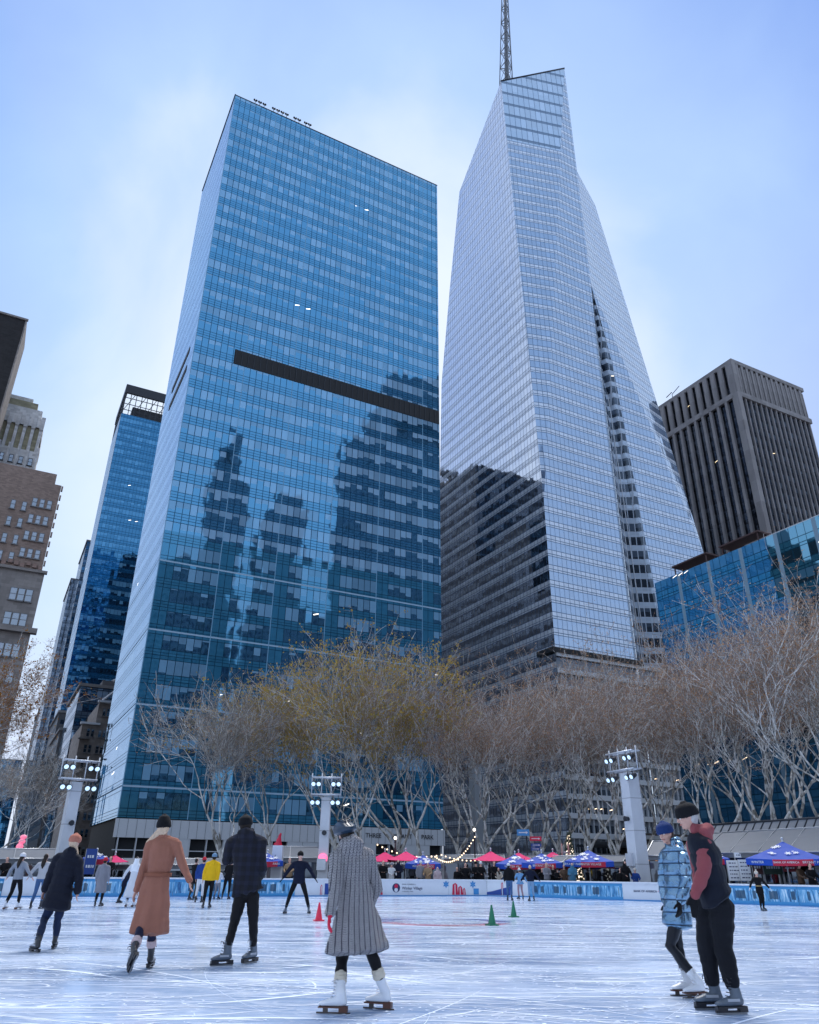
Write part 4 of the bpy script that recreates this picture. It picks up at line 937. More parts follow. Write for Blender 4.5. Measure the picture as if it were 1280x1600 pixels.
def person(label, J, H, f, hf, fit, vox=.012, group=None, skin=None):
    """J: joint positions in the world; the body is one melted mesh, clothes are parts around it"""
    s = H/1.75; near = vox < .015; skin = skin or SKIN2
    base = Vector(((J['fL'][0]+J['fR'][0])/2, (J['fL'][1]+J['fR'][1])/2, 0))
    t = thing('person', label, 'person', base, group)
    J = {k: Vector(v)-base for k, v in J.items() if k not in ('toeL', 'toeR', 'pitchL', 'pitchR', 'rollL', 'rollR')} | {k: J[k] for k in J if k in ('toeL', 'toeR', 'pitchL', 'pitchR', 'rollL', 'rollR')}
    f, r, u = frame_(f); hup = J.get('hup', J['head']-J['neck']); hup = hup.normalized(); hup = (hup + Vector((0, 0, 1.2))).normalized(); F_, R_, U_ = frame_(hf, hup)
    hc = J['head']; nb = J['neck']; ch = J['chest']; pv = J['pelvis']; wst = pv.lerp(ch, .45)
    # --- body
    b = MB()
    loft(b, [hc-U_*.085*s+F_*.02*s, hc-U_*.045*s+F_*.012*s, hc, hc+U_*.05*s, hc+U_*.095*s-F_*.01*s], [x*s for x in (.042, .062, .074, .074, .045)], [x*s for x in (.055, .082, .094, .094, .055)], F_, 16)
    loft(b, [hc-U_*.05*s-F_*.015*s, nb-Vector((0, 0, .02*s))], [.052*s, .058*s], [.056*s, .060*s], F_, 12)
    if fit.get('face'):
        loft(b, [hc+U_*.015*s+F_*.088*s, hc-U_*.008*s+F_*.102*s, hc-U_*.026*s+F_*.108*s], [.007*s, .009*s, .013*s], [.010*s, .012*s, .010*s], F_, 8)
        loft(b, [hc-U_*.092*s+F_*.045*s, hc-U_*.085*s+F_*.075*s], [.028*s, .020*s], [.018*s, .014*s], U_, 8)
        loft(b, [hc-U_*.056*s+F_*.078*s-R_*.018*s, hc-U_*.054*s+F_*.090*s, hc-U_*.056*s+F_*.078*s+R_*.018*s], [.009*s]*3, [.008*s]*3, U_, 8)
        for q in (-1, 1): loft(b, [hc+U_*.024*s+F_*.086*s+R_*q*.014*s, hc+U_*.027*s+F_*.076*s+R_*q*.045*s], [.008*s]*2, [.010*s]*2, U_, 8); loft(b, [hc-U_*.02*s+F_*.066*s+R_*q*.036*s, hc-U_*.035*s+F_*.045*s+R_*q*.048*s], [.016*s]*2, [.016*s]*2, U_, 8)
    for q in (-1, 1): loft(b, [hc+U_*.012*s+R_*q*.074*s-F_*.008*s, hc-U_*.028*s+R_*q*.072*s], [.008*s, .007*s], [.018*s, .012*s], F_, 8)
    loft(b, [nb-u*.03*s, ch, wst, pv, pv-u*.05*s], [x*s for x in (.12, .145, .12, .14, .13)], [x*s for x in (.06, .095, .085, .10, .09)], f, 16)
    loft(b, [J['shL'], nb-u*.03*s, J['shR']], [.055*s, .07*s, .055*s], [.05*s, .06*s, .05*s], f, 12)
    for S_ in 'LR':
        sh, el, wr = J['sh'+S_], J['el'+S_], J['wr'+S_]; dH = J.get('hd'+S_); dH = (dH.normalized() if dH is not None else ((wr-el).normalized()))
        loft(b, [sh, sh.lerp(el, .5), el, el.lerp(wr, .4), wr], [x*s for x in (.052, .045, .038, .036, .025)], [x*s for x in (.052, .045, .038, .036, .023)], f, 12)
        sgn = 1 if S_ == 'R' else -1
        if not fit.get('gloves'): hand(b, wr, dH, (f - r*sgn*.2), s, .0085, near)
        hp, kn = J['hip'+S_], J['kn'+S_]; an = J['f'+S_] + Vector((0, 0, .16*s)) if J.get('an'+S_) is None else J['an'+S_]; J['an'+S_] = an
        loft(b, [hp, hp.lerp(kn, .5), kn, kn.lerp(an, .35), an], [x*s for x in (.075, .066, .048, .048, .034)], [x*s for x in (.075, .066, .048, .050, .036)], f, 12)
    solid(b, 'body', skin, t, vox*.85 if near else vox, 2)
    if fit.get('face'):
        for q in (-1, 1):
            m = MB(); m.ball(hc+U_*.008*s+F_*.080*s+R_*q*.031*s, .0125*s, 10); e = m.build('eye', M['eye_white'], t)
            m = MB(); m.ball(hc+U_*.008*s+F_*.0885*s+R_*q*.030*s, .0060*s, 8); m.build('iris', M['eye_dark'], e)
            m = MB(); m.tube([hc+U_*.030*s+F_*.092*s+R_*q*.014*s, hc+U_*.036*s+F_*.088*s+R_*q*.032*s, hc+U_*.028*s+F_*.074*s+R_*q*.052*s], .0042*s, 5); m.build('eyebrow', fit.get('hairm', M['hair_dark']), t)
        m = MB(); m.tube([hc-U_*.056*s+F_*.084*s-R_*.022*s, hc-U_*.054*s+F_*.097*s, hc-U_*.056*s+F_*.084*s+R_*.022*s], .0048*s, 6); m.build('mouth', M['lips'], t)
    # --- trousers
    bag = fit.get('baggy', 1.0); m = MB()
    loft(m, [pv+u*.08*s, pv, pv-u*.07*s], [x*s for x in (.145, .165, .15)], [x*s for x in (.11, .125, .115)], f, 16)
    for S_ in 'LR':
        hp, kn, an = J['hip'+S_], J['kn'+S_], J['an'+S_]; ae = an + (kn-an)*fit.get('cuff', .08)
        loft(m, [hp, hp.lerp(kn, .5), kn, kn.lerp(ae, .5), ae], [x*s*bag for x in (.092, .082, .064, .060, .046)], [x*s*bag for x in (.096, .086, .066, .064, .050)], f, 14)
    solid(m, 'trousers', fit['pants'], t, vox, 2, (lambda co, n: n*(.008*bag*noise.noise(co*9)+.009*bag*noise.noise(Vector((co.x*5, co.y*5, co.z*17))))) if near else None)
    if fit.get('socks'):
        for S_ in 'LR':
            kn, an = J['kn'+S_], J['an'+S_]; d = (kn-an).normalized(); m = MB(); loft(m, [an+d*.12*s, an+d*.21*s], [.066*s, .064*s], [.070*s, .068*s], f, 16, .1)
            solid(m, 'sock', fit['socks'], t, .009, 1, lambda co, n: n*(.003*sin(co.z*260)+.003*noise.noise(co*40)))
    # --- coat, jacket or vest
    hem = fit['hem']; hem = Vector(hem)-base if hasattr(hem, '__len__') else pv - u*hem*s
    fl = fit.get('flare', .2); bulk = fit.get('bulk', 1.0); cm = fit['coat']; m = MB()
    top = nb - u*.015*s
    ctrl = [(top, .075, .075), (nb-u*.065*s, .165, .095), (ch, .185, .125), (wst, .165 if not fit.get('belt') else .145, .120), (pv, .185, .135), (hem, fl, fl*.74)]
    if fit.get('quilt'):
        q = fit['quilt']; P_, W_, D_ = [], [], []; tot = sum((ctrl[i+1][0]-ctrl[i][0]).length for i in range(5)); n = int(tot/(q/8)); acc = 0
        for i in range(n+1):
            x = tot*i/n; k = 0; a = x
            while k < 4 and a > (ctrl[k+1][0]-ctrl[k][0]).length: a -= (ctrl[k+1][0]-ctrl[k][0]).length; k += 1
            fr_ = a/max(1e-6, (ctrl[k+1][0]-ctrl[k][0]).length); fr_ = min(1, fr_); puff = fit.get('puff', .018)*abs(sin(pi*x/q))**.6
            P_.append(ctrl[k][0].lerp(ctrl[k+1][0], fr_)); W_.append((ctrl[k][1]*(1-fr_)+ctrl[k+1][1]*fr_+puff)*s*bulk); D_.append((ctrl[k][2]*(1-fr_)+ctrl[k+1][2]*fr_+puff)*s*bulk)
        loft(m, P_, W_, D_, f, 20, .25)
    else: loft(m, [c[0] for c in ctrl], [c[1]*s*bulk for c in ctrl], [c[2]*s*bulk for c in ctrl], f, 20, .12)
    loft(m, [J['shL']-u*.01*s, nb-u*.045*s, J['shR']-u*.01*s], [.072*s*bulk, .085*s*bulk, .072*s*bulk], [.068*s*bulk, .075*s*bulk, .068*s*bulk], f, 14)
    slv = MB() if fit.get('sleeve') else m
    for S_ in 'LR':
        sh, el, wr = J['sh'+S_], J['el'+S_], J['wr'+S_]; sb = fit.get('sleeveb', 1.0)*bulk; e = wr.lerp(el, .02 if fit.get('gloves') else -.04)
        if fit.get('quilt') and not fit.get('sleeve'):
            n = 22; P_ = [sh.lerp(el, 2*i/n) if 2*i < n else el.lerp(e, 2*i/n-1) for i in range(n+1)]
            loft(slv, P_, [(.070-.018*i/n+.012*abs(sin(pi*i/4.4))**.6)*s*sb for i in range(n+1)], [(.070-.018*i/n+.012*abs(sin(pi*i/4.4))**.6)*s*sb for i in range(n+1)], f, 14)
        else: loft(slv, [sh, sh.lerp(el, .5), el, el.lerp(e, .5), e], [x*s*sb for x in (.074, .066, .060, .054, .046)], [x*s*sb for x in (.074, .066, .060, .054, .046)], f, 14)
    if fit.get('hood'):
        hm = slv if fit.get('sleeve') else m; k = fit['hood']
        loft(hm, [nb-u*.01*s-f*.06*s+r*.09*s, nb+u*.02*s-f*.10*s, nb-u*.01*s-f*.06*s-r*.09*s], [.045*s*k, .065*s*k, .045*s*k], [.045*s*k, .06*s*k, .045*s*k], u, 12)
        loft(hm, [nb+u*.035*s-f*.05*s, nb-u*.01*s-f*.085*s, nb-u*.09*s-f*.095*s, nb-u*.15*s-f*.09*s], [.085*s*k, .105*s*k, .09*s*k, .04*s*k], [.05*s*k, .055*s*k, .045*s*k, .02*s*k], f, 14)
        loft(hm, [nb+u*.02*s+r*.07*s+f*.03*s, nb+u*.02*s-f*.05*s, nb+u*.02*s-r*.07*s+f*.03*s], [.035*s*k]*3, [.05*s*k]*3, u, 12)
    if fit.get('collar'):
        for q in (-1, 1): loft(m, [nb+u*.02*s-f*.065*s, nb+u*.012*s+r*q*.075*s-f*.01*s, nb-u*.03*s+r*q*.07*s+f*.06*s], [.030*s, .030*s, .02*s], [.016*s, .016*s, .014*s], u, 10)
    wr_ = wrinkle(.012*s if near else 0, 6, 1); Ld = max(.05, wst.z-hem.z)
    def drape(co, n):
        t_ = max(0, min(1, (wst.z-co.z)/Ld)); c0 = wst.lerp(hem, t_); th = atan2(co.y-c0.y, co.x-c0.x); d = wr_(co, n)
        near_axis = (Vector((co.x-c0.x, co.y-c0.y, 0)).length)
        if t_ > 0 and not fit.get('quilt'): d = d + n*(.014*s*t_*sin(7*th+2.5*noise.noise(co*2.2)))
        return d + n*(.006*s*noise.noise(Vector((co.x*5, co.y*5, co.z*19))))*(0 if fit.get('quilt') else 1)
    co_ = solid(m, 'coat' if not fit.get('sleeve') else 'vest', cm, t, vox, 2, drape if near else None)
    if fit.get('sleeve'): solid(slv, 'hoodie', fit['sleeve'], t, vox, 2, lambda co, n: n*(.009*noise.noise(co*9)+.008*noise.noise(Vector((co.x*6, co.y*6, co.z*24)))))
    if fit.get('belt'):
        m = MB(); loft(m, [wst-u*.025*s-u*.04*s, wst+u*.02*s-u*.04*s], [.178*s*bulk]*2, [.150*s*bulk]*2, f, 24, .05); solid(m, 'belt', fit['belt'], t, .010, 1)
        m = MB(); m.tube([wst-r*.15*s-u*.05*s, wst-r*.17*s-u*.12*s, wst-r*.165*s-u*.32*s], [.015*s, .022*s, .02*s], 6); m.build('belt_end', fit['belt'], t)
        m = MB(); m.tube([ch-f*.115*s-r*.12*s, ch-f*.13*s, ch-f*.115*s+r*.12*s], .004, 5)
    # --- gloves, hat, hair
    if fit.get('gloves'):
        for S_ in 'LR':
            m = MB(); el, wr = J['el'+S_], J['wr'+S_]; d = J.get('hd'+S_, (wr-el)).normalized(); sgn = 1 if S_ == 'R' else -1
            hand(m, wr, d, f - r*sgn*.2, s*1.12, .0115, near and not fit.get('mitten'), .7); loft(m, [wr-d*.04*s, wr+d*.01*s], [.036*s]*2, [.036*s]*2, f, 10)
            solid(m, 'glove', fit['gloves'], t, .0075 if near else .02, 1)
    hr = fit.get('hair')
    if hr:
        m = MB(); hm = fit['hairm']
        loft(m, [hc+U_*.075*s-F_*.02*s, hc+U_*.03*s-F_*.028*s, hc-U_*.03*s-F_*.042*s, hc-U_*.075*s-F_*.045*s], [x*s for x in (.066, .084, .080, .055)], [x*s for x in (.072, .086, .062, .040)], F_, 14)
        if hr == 'long': loft(m, [hc-U_*.03*s-F_*.06*s, nb-F_*.10*s, nb-F_*.125*s-u*.12*s, nb-F_*.12*s-u*.22*s], [.075*s, .085*s, .07*s, .03*s], [.045*s, .04*s, .035*s, .02*s], F_, 12)
        if hr == 'side':
            w_ = fit['wisp']; loft(m, [hc-U_*.04*s+w_*.03*s-F_*.03*s, nb+w_*.09*s, nb+w_*.14*s-u*.06*s, nb+w_*.16*s-u*.14*s], [.05*s, .05*s, .035*s, .012*s], [.045*s, .04*s, .03*s, .012*s], F_, 12)
        solid(m, 'hair', hm, t, vox, 2, lambda co, n: n*(.006*noise.noise(Vector((co.x*60, co.y*60, co.z*9)))))
    hat = fit.get('hat')
    if hat == 'beanie': beanie(t, hc, U_, F_, fit['hatm'], s*fit.get('hats', 1.08), vox, fit.get('pom'), tall=fit.get('tall', 0))
    elif hat == 'helmet':
        m = MB(); c = hc+U_*.036*s
        loft(m, [c-U_*.01*s-F_*.005*s, c+U_*.03*s-F_*.005*s, c+U_*.065*s-F_*.01*s, c+U_*.09*s-F_*.02*s], [.122*s, .122*s, .102*s, .055*s], [.154*s, .152*s, .124*s, .07*s], F_, 22, .3)
        hl = solid(m, 'helmet', M['helmet'], t, .008, 2)
        m = MB()
        for q in (-1, 0, 1): m.tube([c+U_*.066*s+F_*.105*s+R_*q*.038*s, c+U_*.112*s+F_*.03*s+R_*q*.044*s, c+U_*.119*s-F_*.04*s+R_*q*.044*s, c+U_*.075*s-F_*.127*s+R_*q*.038*s], .008*s, 6)
        m.build('helmet_vents', M['black_plastic'], hl)
        m = MB()
        for q in (-1, 1): m.tube([c+R_*q*.10*s, hc-U_*.06*s+R_*q*.078*s+F_*.02*s, hc-U_*.105*s+F_*.04*s], .006*s, 5)
        m.build('chin_strap', M['black_plastic'], hl)
    elif hat == 'scarf':
        m = MB(); loft(m, [hc+U_*.085*s, hc+U_*.03*s-F_*.01*s, hc-U_*.05*s-F_*.02*s, nb-u*.06*s, nb-u*.24*s], [x*s for x in (.055, .092, .095, .17, .22)], [x*s for x in (.065, .108, .098, .12, .13)], F_, 16)
        solid(m, 'headscarf', fit['hatm'], t, vox, 2)
    for S_ in 'LR':
        if fit.get('skates') == 'none': break
        skate(t, J['an'+S_], J['toe'+S_], J.get('pitch'+S_, 0), J.get('roll'+S_, 0), fit.get('skates', 'hockey'), s*1.0, near, knee=J['kn'+S_])
    return t
M['eye_white'] = plain('eye_white', (.7, .7, .7), .2, bump=0); M['eye_dark'] = plain('eye_iris', (.02, .015, .01), .15, bump=0); M['lips'] = plain('lips', (.42, .13, .12), .5, bump=0)
M['hair_dark'] = cloth('dark_hair', (.02, .014, .01), .5, 0, 200, .5); M['hair_blond'] = cloth('blond_hair', (.60, .44, .31), .5, 0, 200, .5); M['hair_grey'] = cloth('grey_hair', (.45, .44, .44), .6, 0, 200, .5)
M['hair_brown'] = cloth('brown_hair', (.06, .032, .02), .5, 0, 200, .5)
M['helmet'] = plain('helmet_shell', (.015, .035, .065), .32, .0, bump=.0, var=.1)
def knit_mat():
    g = NG('knit_coat'); co = g.coord(); S = g.sep(co)
    wob = g.noise(co, 3.0, 2)[0]
    x = g.math('ADD', g.math('MULTIPLY', S[0], .94), g.math('MULTIPLY', S[1], .35)); x = g.math('ADD', x, g.math('MULTIPLY', g.math('SUBTRACT', wob, .5), .012))
    x = g.math('DIVIDE', x, g.math('MULTIPLY_ADD', S[2], -.115, .37))
    fr = g.math('FRACT', g.math('MULTIPLY', x, 5.6)); st = g.math('LESS_THAN', g.math('ABSOLUTE', g.math('SUBTRACT', fr, .5)), g.math('MULTIPLY_ADD', g.noise(g.mapping(co, (60, 60, 75)), 1.0, 1)[0], .26, -.055))
    zig = g.math('PINGPONG', g.math('MULTIPLY', fr, 1.0), .5)
    zz = g.math('FRACT', g.math('MULTIPLY', g.math('ADD', S[2], g.math('MULTIPLY', zig, .02)), 70)); lt = g.math('GREATER_THAN', zz, .42)
    sp = g.noise(co, 150, 2)[0]
    c = g.mix(lt, (.05, .05, .058), (.36, .345, .355)); c = g.mix(g.math('GREATER_THAN', sp, .6), c, (.40, .385, .385)); c = g.mix(g.math('MULTIPLY', st, .92), c, (.018, .02, .035))
    h = g.math('ADD', g.math('MULTIPLY', lt, .5), g.math('ADD', sp, g.math('MULTIPLY', st, -.8)))
    sh = g.bsdf(c, .95, 0.0, g.bump(h, .5, .008)); return g.out(sh)
def plaid_mat():
    g = NG('navy_plaid'); co = g.coord(); S = g.sep(co)
    a = g.math('LESS_THAN', g.math('FRACT', g.math('MULTIPLY', S[0], 8)), .42); b = g.math('LESS_THAN', g.math('FRACT', g.math('MULTIPLY', S[2], 8)), .42)
    k = g.math('ADD', a, b); c = g.ramp(g.math('MULTIPLY', k, .5), ((.0, (.004, .005, .011)), (.5, (.006, .008, .020)), (1, (.010, .013, .030))))
    n = g.noise(co, 200, 2)[0]; return g.out(g.bsdf(c, .9, 0.0, g.bump(n, .4, .006)))
def foil_mat():
    g = NG('metallic_puffer_fabric'); co = g.coord(); n = g.noise(g.mapping(co, (1, 1, 1.7)), 7.5, 2, .45, .6)[0]; n2 = g.noise(co, 4, 3)[0]
    c = g.ramp(n2, ((.3, (.11, .23, .36)), (.7, (.24, .38, .52))))
    z = g.sep(co)[2]; q = g.math('FRACT', g.math('DIVIDE', z, .125)); sm = g.math('LESS_THAN', g.math('ABSOLUTE', g.math('SUBTRACT', q, .5)), .07)
    c = g.mix(g.math('MULTIPLY', sm, .75), c, (.02, .05, .10)); pf = g.math('POWER', g.math('ABSOLUTE', g.math('SINE', g.math('MULTIPLY', g.math('SUBTRACT', g.math('DIVIDE', z, .125), .5), pi))), .5)
    return g.out(g.bsdf(c, .24, .8, g.bump(g.math('ADD', g.math('MULTIPLY', n, .6), pf), .8, .03)))
M['knit'] = knit_mat(); M['plaid'] = plaid_mat(); M['foil'] = foil_mat()
def px_person(label, Y, jp, H, f, hf, fit, feet, vox=.010):
    """joints given where the photograph shows them, at the figure's own distance"""
    J = {}
    for k, v in jp.items():
        if k.startswith('hd'): J[k] = Vector(v); continue
        J[k] = at_y(v[0], v[1], Y+(v[2] if len(v) > 2 else 0))
    for S_ in 'LR':
        px, py, toe, lift, pitch, roll = feet[S_]; p = at_z(px, py, lift); J['f'+S_] = Vector((p.x, p.y, 0)); J['toe'+S_] = toe; J['pitch'+S_] = pitch; J['roll'+S_] = roll
        J['an'+S_] = p + Vector((0, 0, .163*H/1.75)) + Vector((-toe[0]*.05, -toe[1]*.05, 0))
    base = (J['fL']+J['fR'])/2
    if 'hem' in fit and hasattr(fit['hem'], '__len__'): fit['hem'] = at_y(fit['hem'][0], fit['hem'][1], Y)
    # the body's own hands, hd is relative
    for k in ('hdL', 'hdR'):
        if k in J: J[k] = J[k] + base
    Jb = dict(J)
    t = person(label, Jb, H, f, hf, fit, vox)
    return t
def near_people():
    V = Vector
    black = cloth('black_cloth', (.005, .0055, .008)); navy = cloth('navy_cloth', (.010, .016, .045)); jeans = cloth('dark_jeans', (.010, .020, .055)); leg = cloth('black_leggings', (.004, .004, .006), .7)
    # woman in the long navy coat
    px_person('woman skating away in long navy puffer coat, dark jeans and tan beanie', 14.1,
              dict(head=(117, 1316), neck=(112, 1331), chest=(105, 1352), pelvis=(94, 1392), shL=(91, 1339), shR=(122, 1342), elL=(79, 1368), elR=(124, 1374), wrL=(70, 1391), wrR=(121, 1394), hipL=(88, 1400), hipR=(99, 1402), knL=(70, 1436), knR=(90, 1440)),
              1.66, (.05, 1, 0), (.25, 1, 0), dict(coat=cloth('navy_quilt', (.004, .006, .016), .75), quilt=.12, hem=(86, 1418), flare=.235, bulk=1.1, hood=1.15, pants=jeans, hat='beanie', hatm=cloth('tan_knit', (.44, .17, .12)), hair='side', wisp=V((.9, .0, -.3)), hairm=M['hair_blond'], skates='hockey'),
              dict(L=(54, 1489, (-.55, .45), 0, 0, 0), R=(84, 1483, (-.15, .6), 0, 0, 0)))
    # camel coat
    camel = cloth('camel_wool', (.30, .125, .085), .95, .3, 300, .4, .16)
    px_person('woman skating away in long belted camel coat and black beanie', 11.5,
              dict(head=(256, 1294), neck=(256, 1308), chest=(254, 1334), pelvis=(243, 1384), shL=(235, 1319), shR=(276, 1319), elL=(224, 1358), elR=(287, 1353, -.05), wrL=(213, 1391), wrR=(296, 1376, -.1), hipL=(237, 1398), hipR=(250, 1398), knL=(224, 1442), knR=(238, 1448), hdL=(-.25, 0, -1), hdR=(.3, 0, -1)),
              1.74, (-.08, 1, 0), (-.1, 1, 0), dict(coat=camel, belt=cloth('camel_belt', (.24, .09, .055), .9, 0), hem=(232, 1457), flare=.25, bulk=1.04, collar=1, pants=cloth('navy_leggings', (.012, .014, .04)), hat='beanie', hatm=black, pom=.0, tall=.03, hair='side', wisp=V((-1.5, 0, -.15)), hairm=M['hair_blond'], skates='hockey', socks=cloth('pink_socks', (.55, .42, .42)), cuff=.26, sleeveb=.9),
              dict(L=(204, 1508, (-.35, .5), .10, .75, 0), R=(234, 1513, (-.05, .6), 0, 0, 0)))
    px_person('man skating away in navy plaid jacket, black beanie and black trousers', 12.4,
              dict(head=(384, 1290), neck=(386, 1302), chest=(386, 1330), pelvis=(386, 1388), shL=(363, 1314), shR=(407, 1314), elL=(354, 1346, .05), elR=(409, 1358), wrL=(366, 1342, .3), wrR=(402, 1378, .22), hipL=(377, 1398), hipR=(395, 1398), knL=(366, 1442), knR=(396, 1446)),
              1.86, (-.1, 1, 0), (-.15, 1, 0), dict(coat=M['plaid'], hem=(387, 1394), flare=.205, bulk=1.1, hood=1.1, pants=leg, baggy=1.0, hat='beanie', hatm=black, hair='short', hairm=M['hair_dark'], skates='grey', sleeveb=1.08, cuff=.16),
              dict(L=(349, 1509, (-.45, -.3), 0, 0, 0), R=(392, 1505, (-.25, -.45), 0, 0, 0)))
    px_person('skater in dark blue helmet and oversized grey striped knit coat with pink glove', 8.54,
              dict(head=(540, 1303), neck=(547, 1318), chest=(549, 1348), pelvis=(556, 1412), shL=(527, 1338, -.08), shR=(573, 1336, .08), elL=(524, 1390, -.22), elR=(588, 1390, .2), wrL=(516, 1428, -.30), wrR=(570, 1425, .38), hipL=(545, 1436), hipR=(568, 1432), knL=(534, 1500), knR=(582, 1492), hdL=(-.10, -.1, -1)),
              1.66, (-.35, .94, 0), (-.55, .84, 0), dict(coat=M['knit'], hem=(557, 1484), flare=.31, bulk=1.1, hood=1.35, sleeveb=1.12, pants=leg, cuff=.34, socks=cloth('cream_wool_socks', (.58, .52, .42)), gloves=cloth('pink_fleece', (.62, .02, .06), .8), hat='helmet', hair='short', hairm=M['hair_dark'], skates='figure'),
              dict(L=(521, 1584, (-1, .12), 0, 0, 0), R=(592, 1577, (-.93, .35), 0, 0, 0)), .009)
    px_person('woman in shiny ice blue puffer coat and blue beanie beside the man in a vest', 9.67,
              dict(head=(1040, 1303), neck=(1049, 1318), chest=(1054, 1342), pelvis=(1058, 1412), shL=(1038, 1334, .14), shR=(1068, 1334, -.14), elL=(1036, 1378, .2), elR=(1073, 1376, -.26), wrL=(1042, 1412, .14), wrR=(1062, 1410, -.32), hipL=(1050, 1425, .05), hipR=(1062, 1425, -.05), knL=(1060, 1482, .06), knR=(1047, 1478, -.03), hdR=(-.12, 0, -1)),
              1.64, (-.88, -.38, 0), (-.80, -.60, 0), dict(face=1, coat=M['foil'], puff=.004, quilt=.14, hem=(1058, 1446), flare=.222, bulk=.94, hood=1.1, pants=cloth('black_leather_trousers', (.01, .012, .018), .3, 0), gloves=black, hat='beanie', hatm=cloth('blue_knit', (.012, .035, .14)), hair='short', hairm=M['hair_brown'], skates='figure', cuff=.12, baggy=.95),
              dict(L=(1070, 1556, (-.95, -.1), 0, 0, 0), R=(1088, 1560, (-.95, -.25), 0, 0, 0)), .009)
    px_person('tall man in navy puffer vest over a maroon hoodie leaning towards the woman', 8.68,
              dict(head=(1074, 1277), neck=(1089, 1300), chest=(1100, 1330), pelvis=(1118, 1400), shL=(1084, 1318, .24), shR=(1099, 1316, -.10), elL=(1092, 1362, .30), elR=(1100, 1362, -.20), wrL=(1092, 1398, .26), wrR=(1084, 1400, -.16), hipL=(1106, 1412, .08), hipR=(1126, 1412, -.08), knL=(1104, 1474, .05), knR=(1130, 1480, -.06), hdR=(-.1, 0, -1), hdL=(-.1, 0, -1)),
              1.84, (-.86, .32, 0), (-1, .08, 0), dict(face=1, coat=cloth('navy_puffer', (.004, .007, .017), .75), quilt=.16, hem=(1120, 1403), flare=.212, bulk=1.08, sleeve=cloth('maroon_fleece', (.26, .065, .075), .9, .3), sleeveb=1.02, hood=1.15, pants=cloth('black_baggy', (.004, .005, .009), .8), baggy=1.32, cuff=.14, gloves=black, mitten=1, hat='beanie', hatm=black, hats=1.08, hair='short', hairm=M['hair_grey'], skates='grey'),
              dict(L=(1112, 1578, (-.95, -.12), 0, 0, 0), R=(1145, 1585, (-.97, -.2), 0, 0, 0)), .009)
near_people()

def stand(x, y, H, faz, stance=.30, lean=(0, 0), arms='down', stride=0.0, toe=None, lift=None):
    """joints of a figure standing at x, y facing azimuth faz (degrees, 0 = away from the viewer, 180 = towards)"""
    s = H/1.75; f = Vector((sin(rad(faz)), cos(rad(faz)), 0)); r = Vector((f.y, -f.x, 0)); P = Vector((x, y, 0)); U = Vector((0, 0, 1)); ln = Vector((lean[0], lean[1], 0))
    g = lambda a, b, z, l=0.0: P + r*(a*s) + f*(b*s) + U*(z*s) + ln*l
    J = dict(head=g(0, .03, 1.655, 1), neck=g(0, 0, 1.50, .85), chest=g(0, 0, 1.33, .7), pelvis=g(0, 0, 1.0, .3))
    for S_, q in (('L', -1), ('R', 1)):
        J['sh'+S_] = g(q*.185, 0, 1.44, .8); k = stance/2; b = stride*q
        J['f'+S_] = g(q*k, b, 0); J['f'+S_].z = 0; J['hip'+S_] = g(q*.09, 0, .95, .3); J['kn'+S_] = g(q*(.09*.4+k*.6)+.0, b*.55+.05, .53, .1); J['toe'+S_] = (f.x+r.x*q*.25, f.y+r.y*q*.25)
        J['an'+S_] = g(q*k, b-.05, .163)
        if arms == 'down': J['el'+S_] = g(q*.25, -.03, 1.17, .6); J['wr'+S_] = g(q*.25, .04, .93, .4)
        elif arms == 'out': J['el'+S_] = g(q*.36, -.02, 1.22, .6); J['wr'+S_] = g(q*.50, .06, 1.02, .4)
        elif arms == 'fwd': J['el'+S_] = g(q*.23, .06, 1.18, .6); J['wr'+S_] = g(q*.10, .28, 1.18, .5)
        elif arms == 'lean': J['el'+S_] = g(q*.26, .10, 1.22, .6); J['wr'+S_] = g(q*.16, .34, 1.12, .4)
        elif arms == 'up': J['el'+S_] = g(q*.26, .16, 1.30, .6); J['wr'+S_] = g(q*.09, .24, 1.50, .8)
    return J, f
def at_barrier(px):
    d = ray(px, 1390); d = Vector((d.x, d.y, 0)); pts = [Vector((x, y, 0)) for x, y in BARRIER]
    for a, b in zip(pts, pts[1:]):
        e = b-a; den = d.x*e.y - d.y*e.x
        if abs(den) < 1e-9: continue
        t = (a.x*e.y - a.y*e.x)/den; q = d*t; k = (q-a).dot(e)/e.length_squared
        if t > 0 and -.001 <= k <= 1.001: return q
    return d.normalized()*44
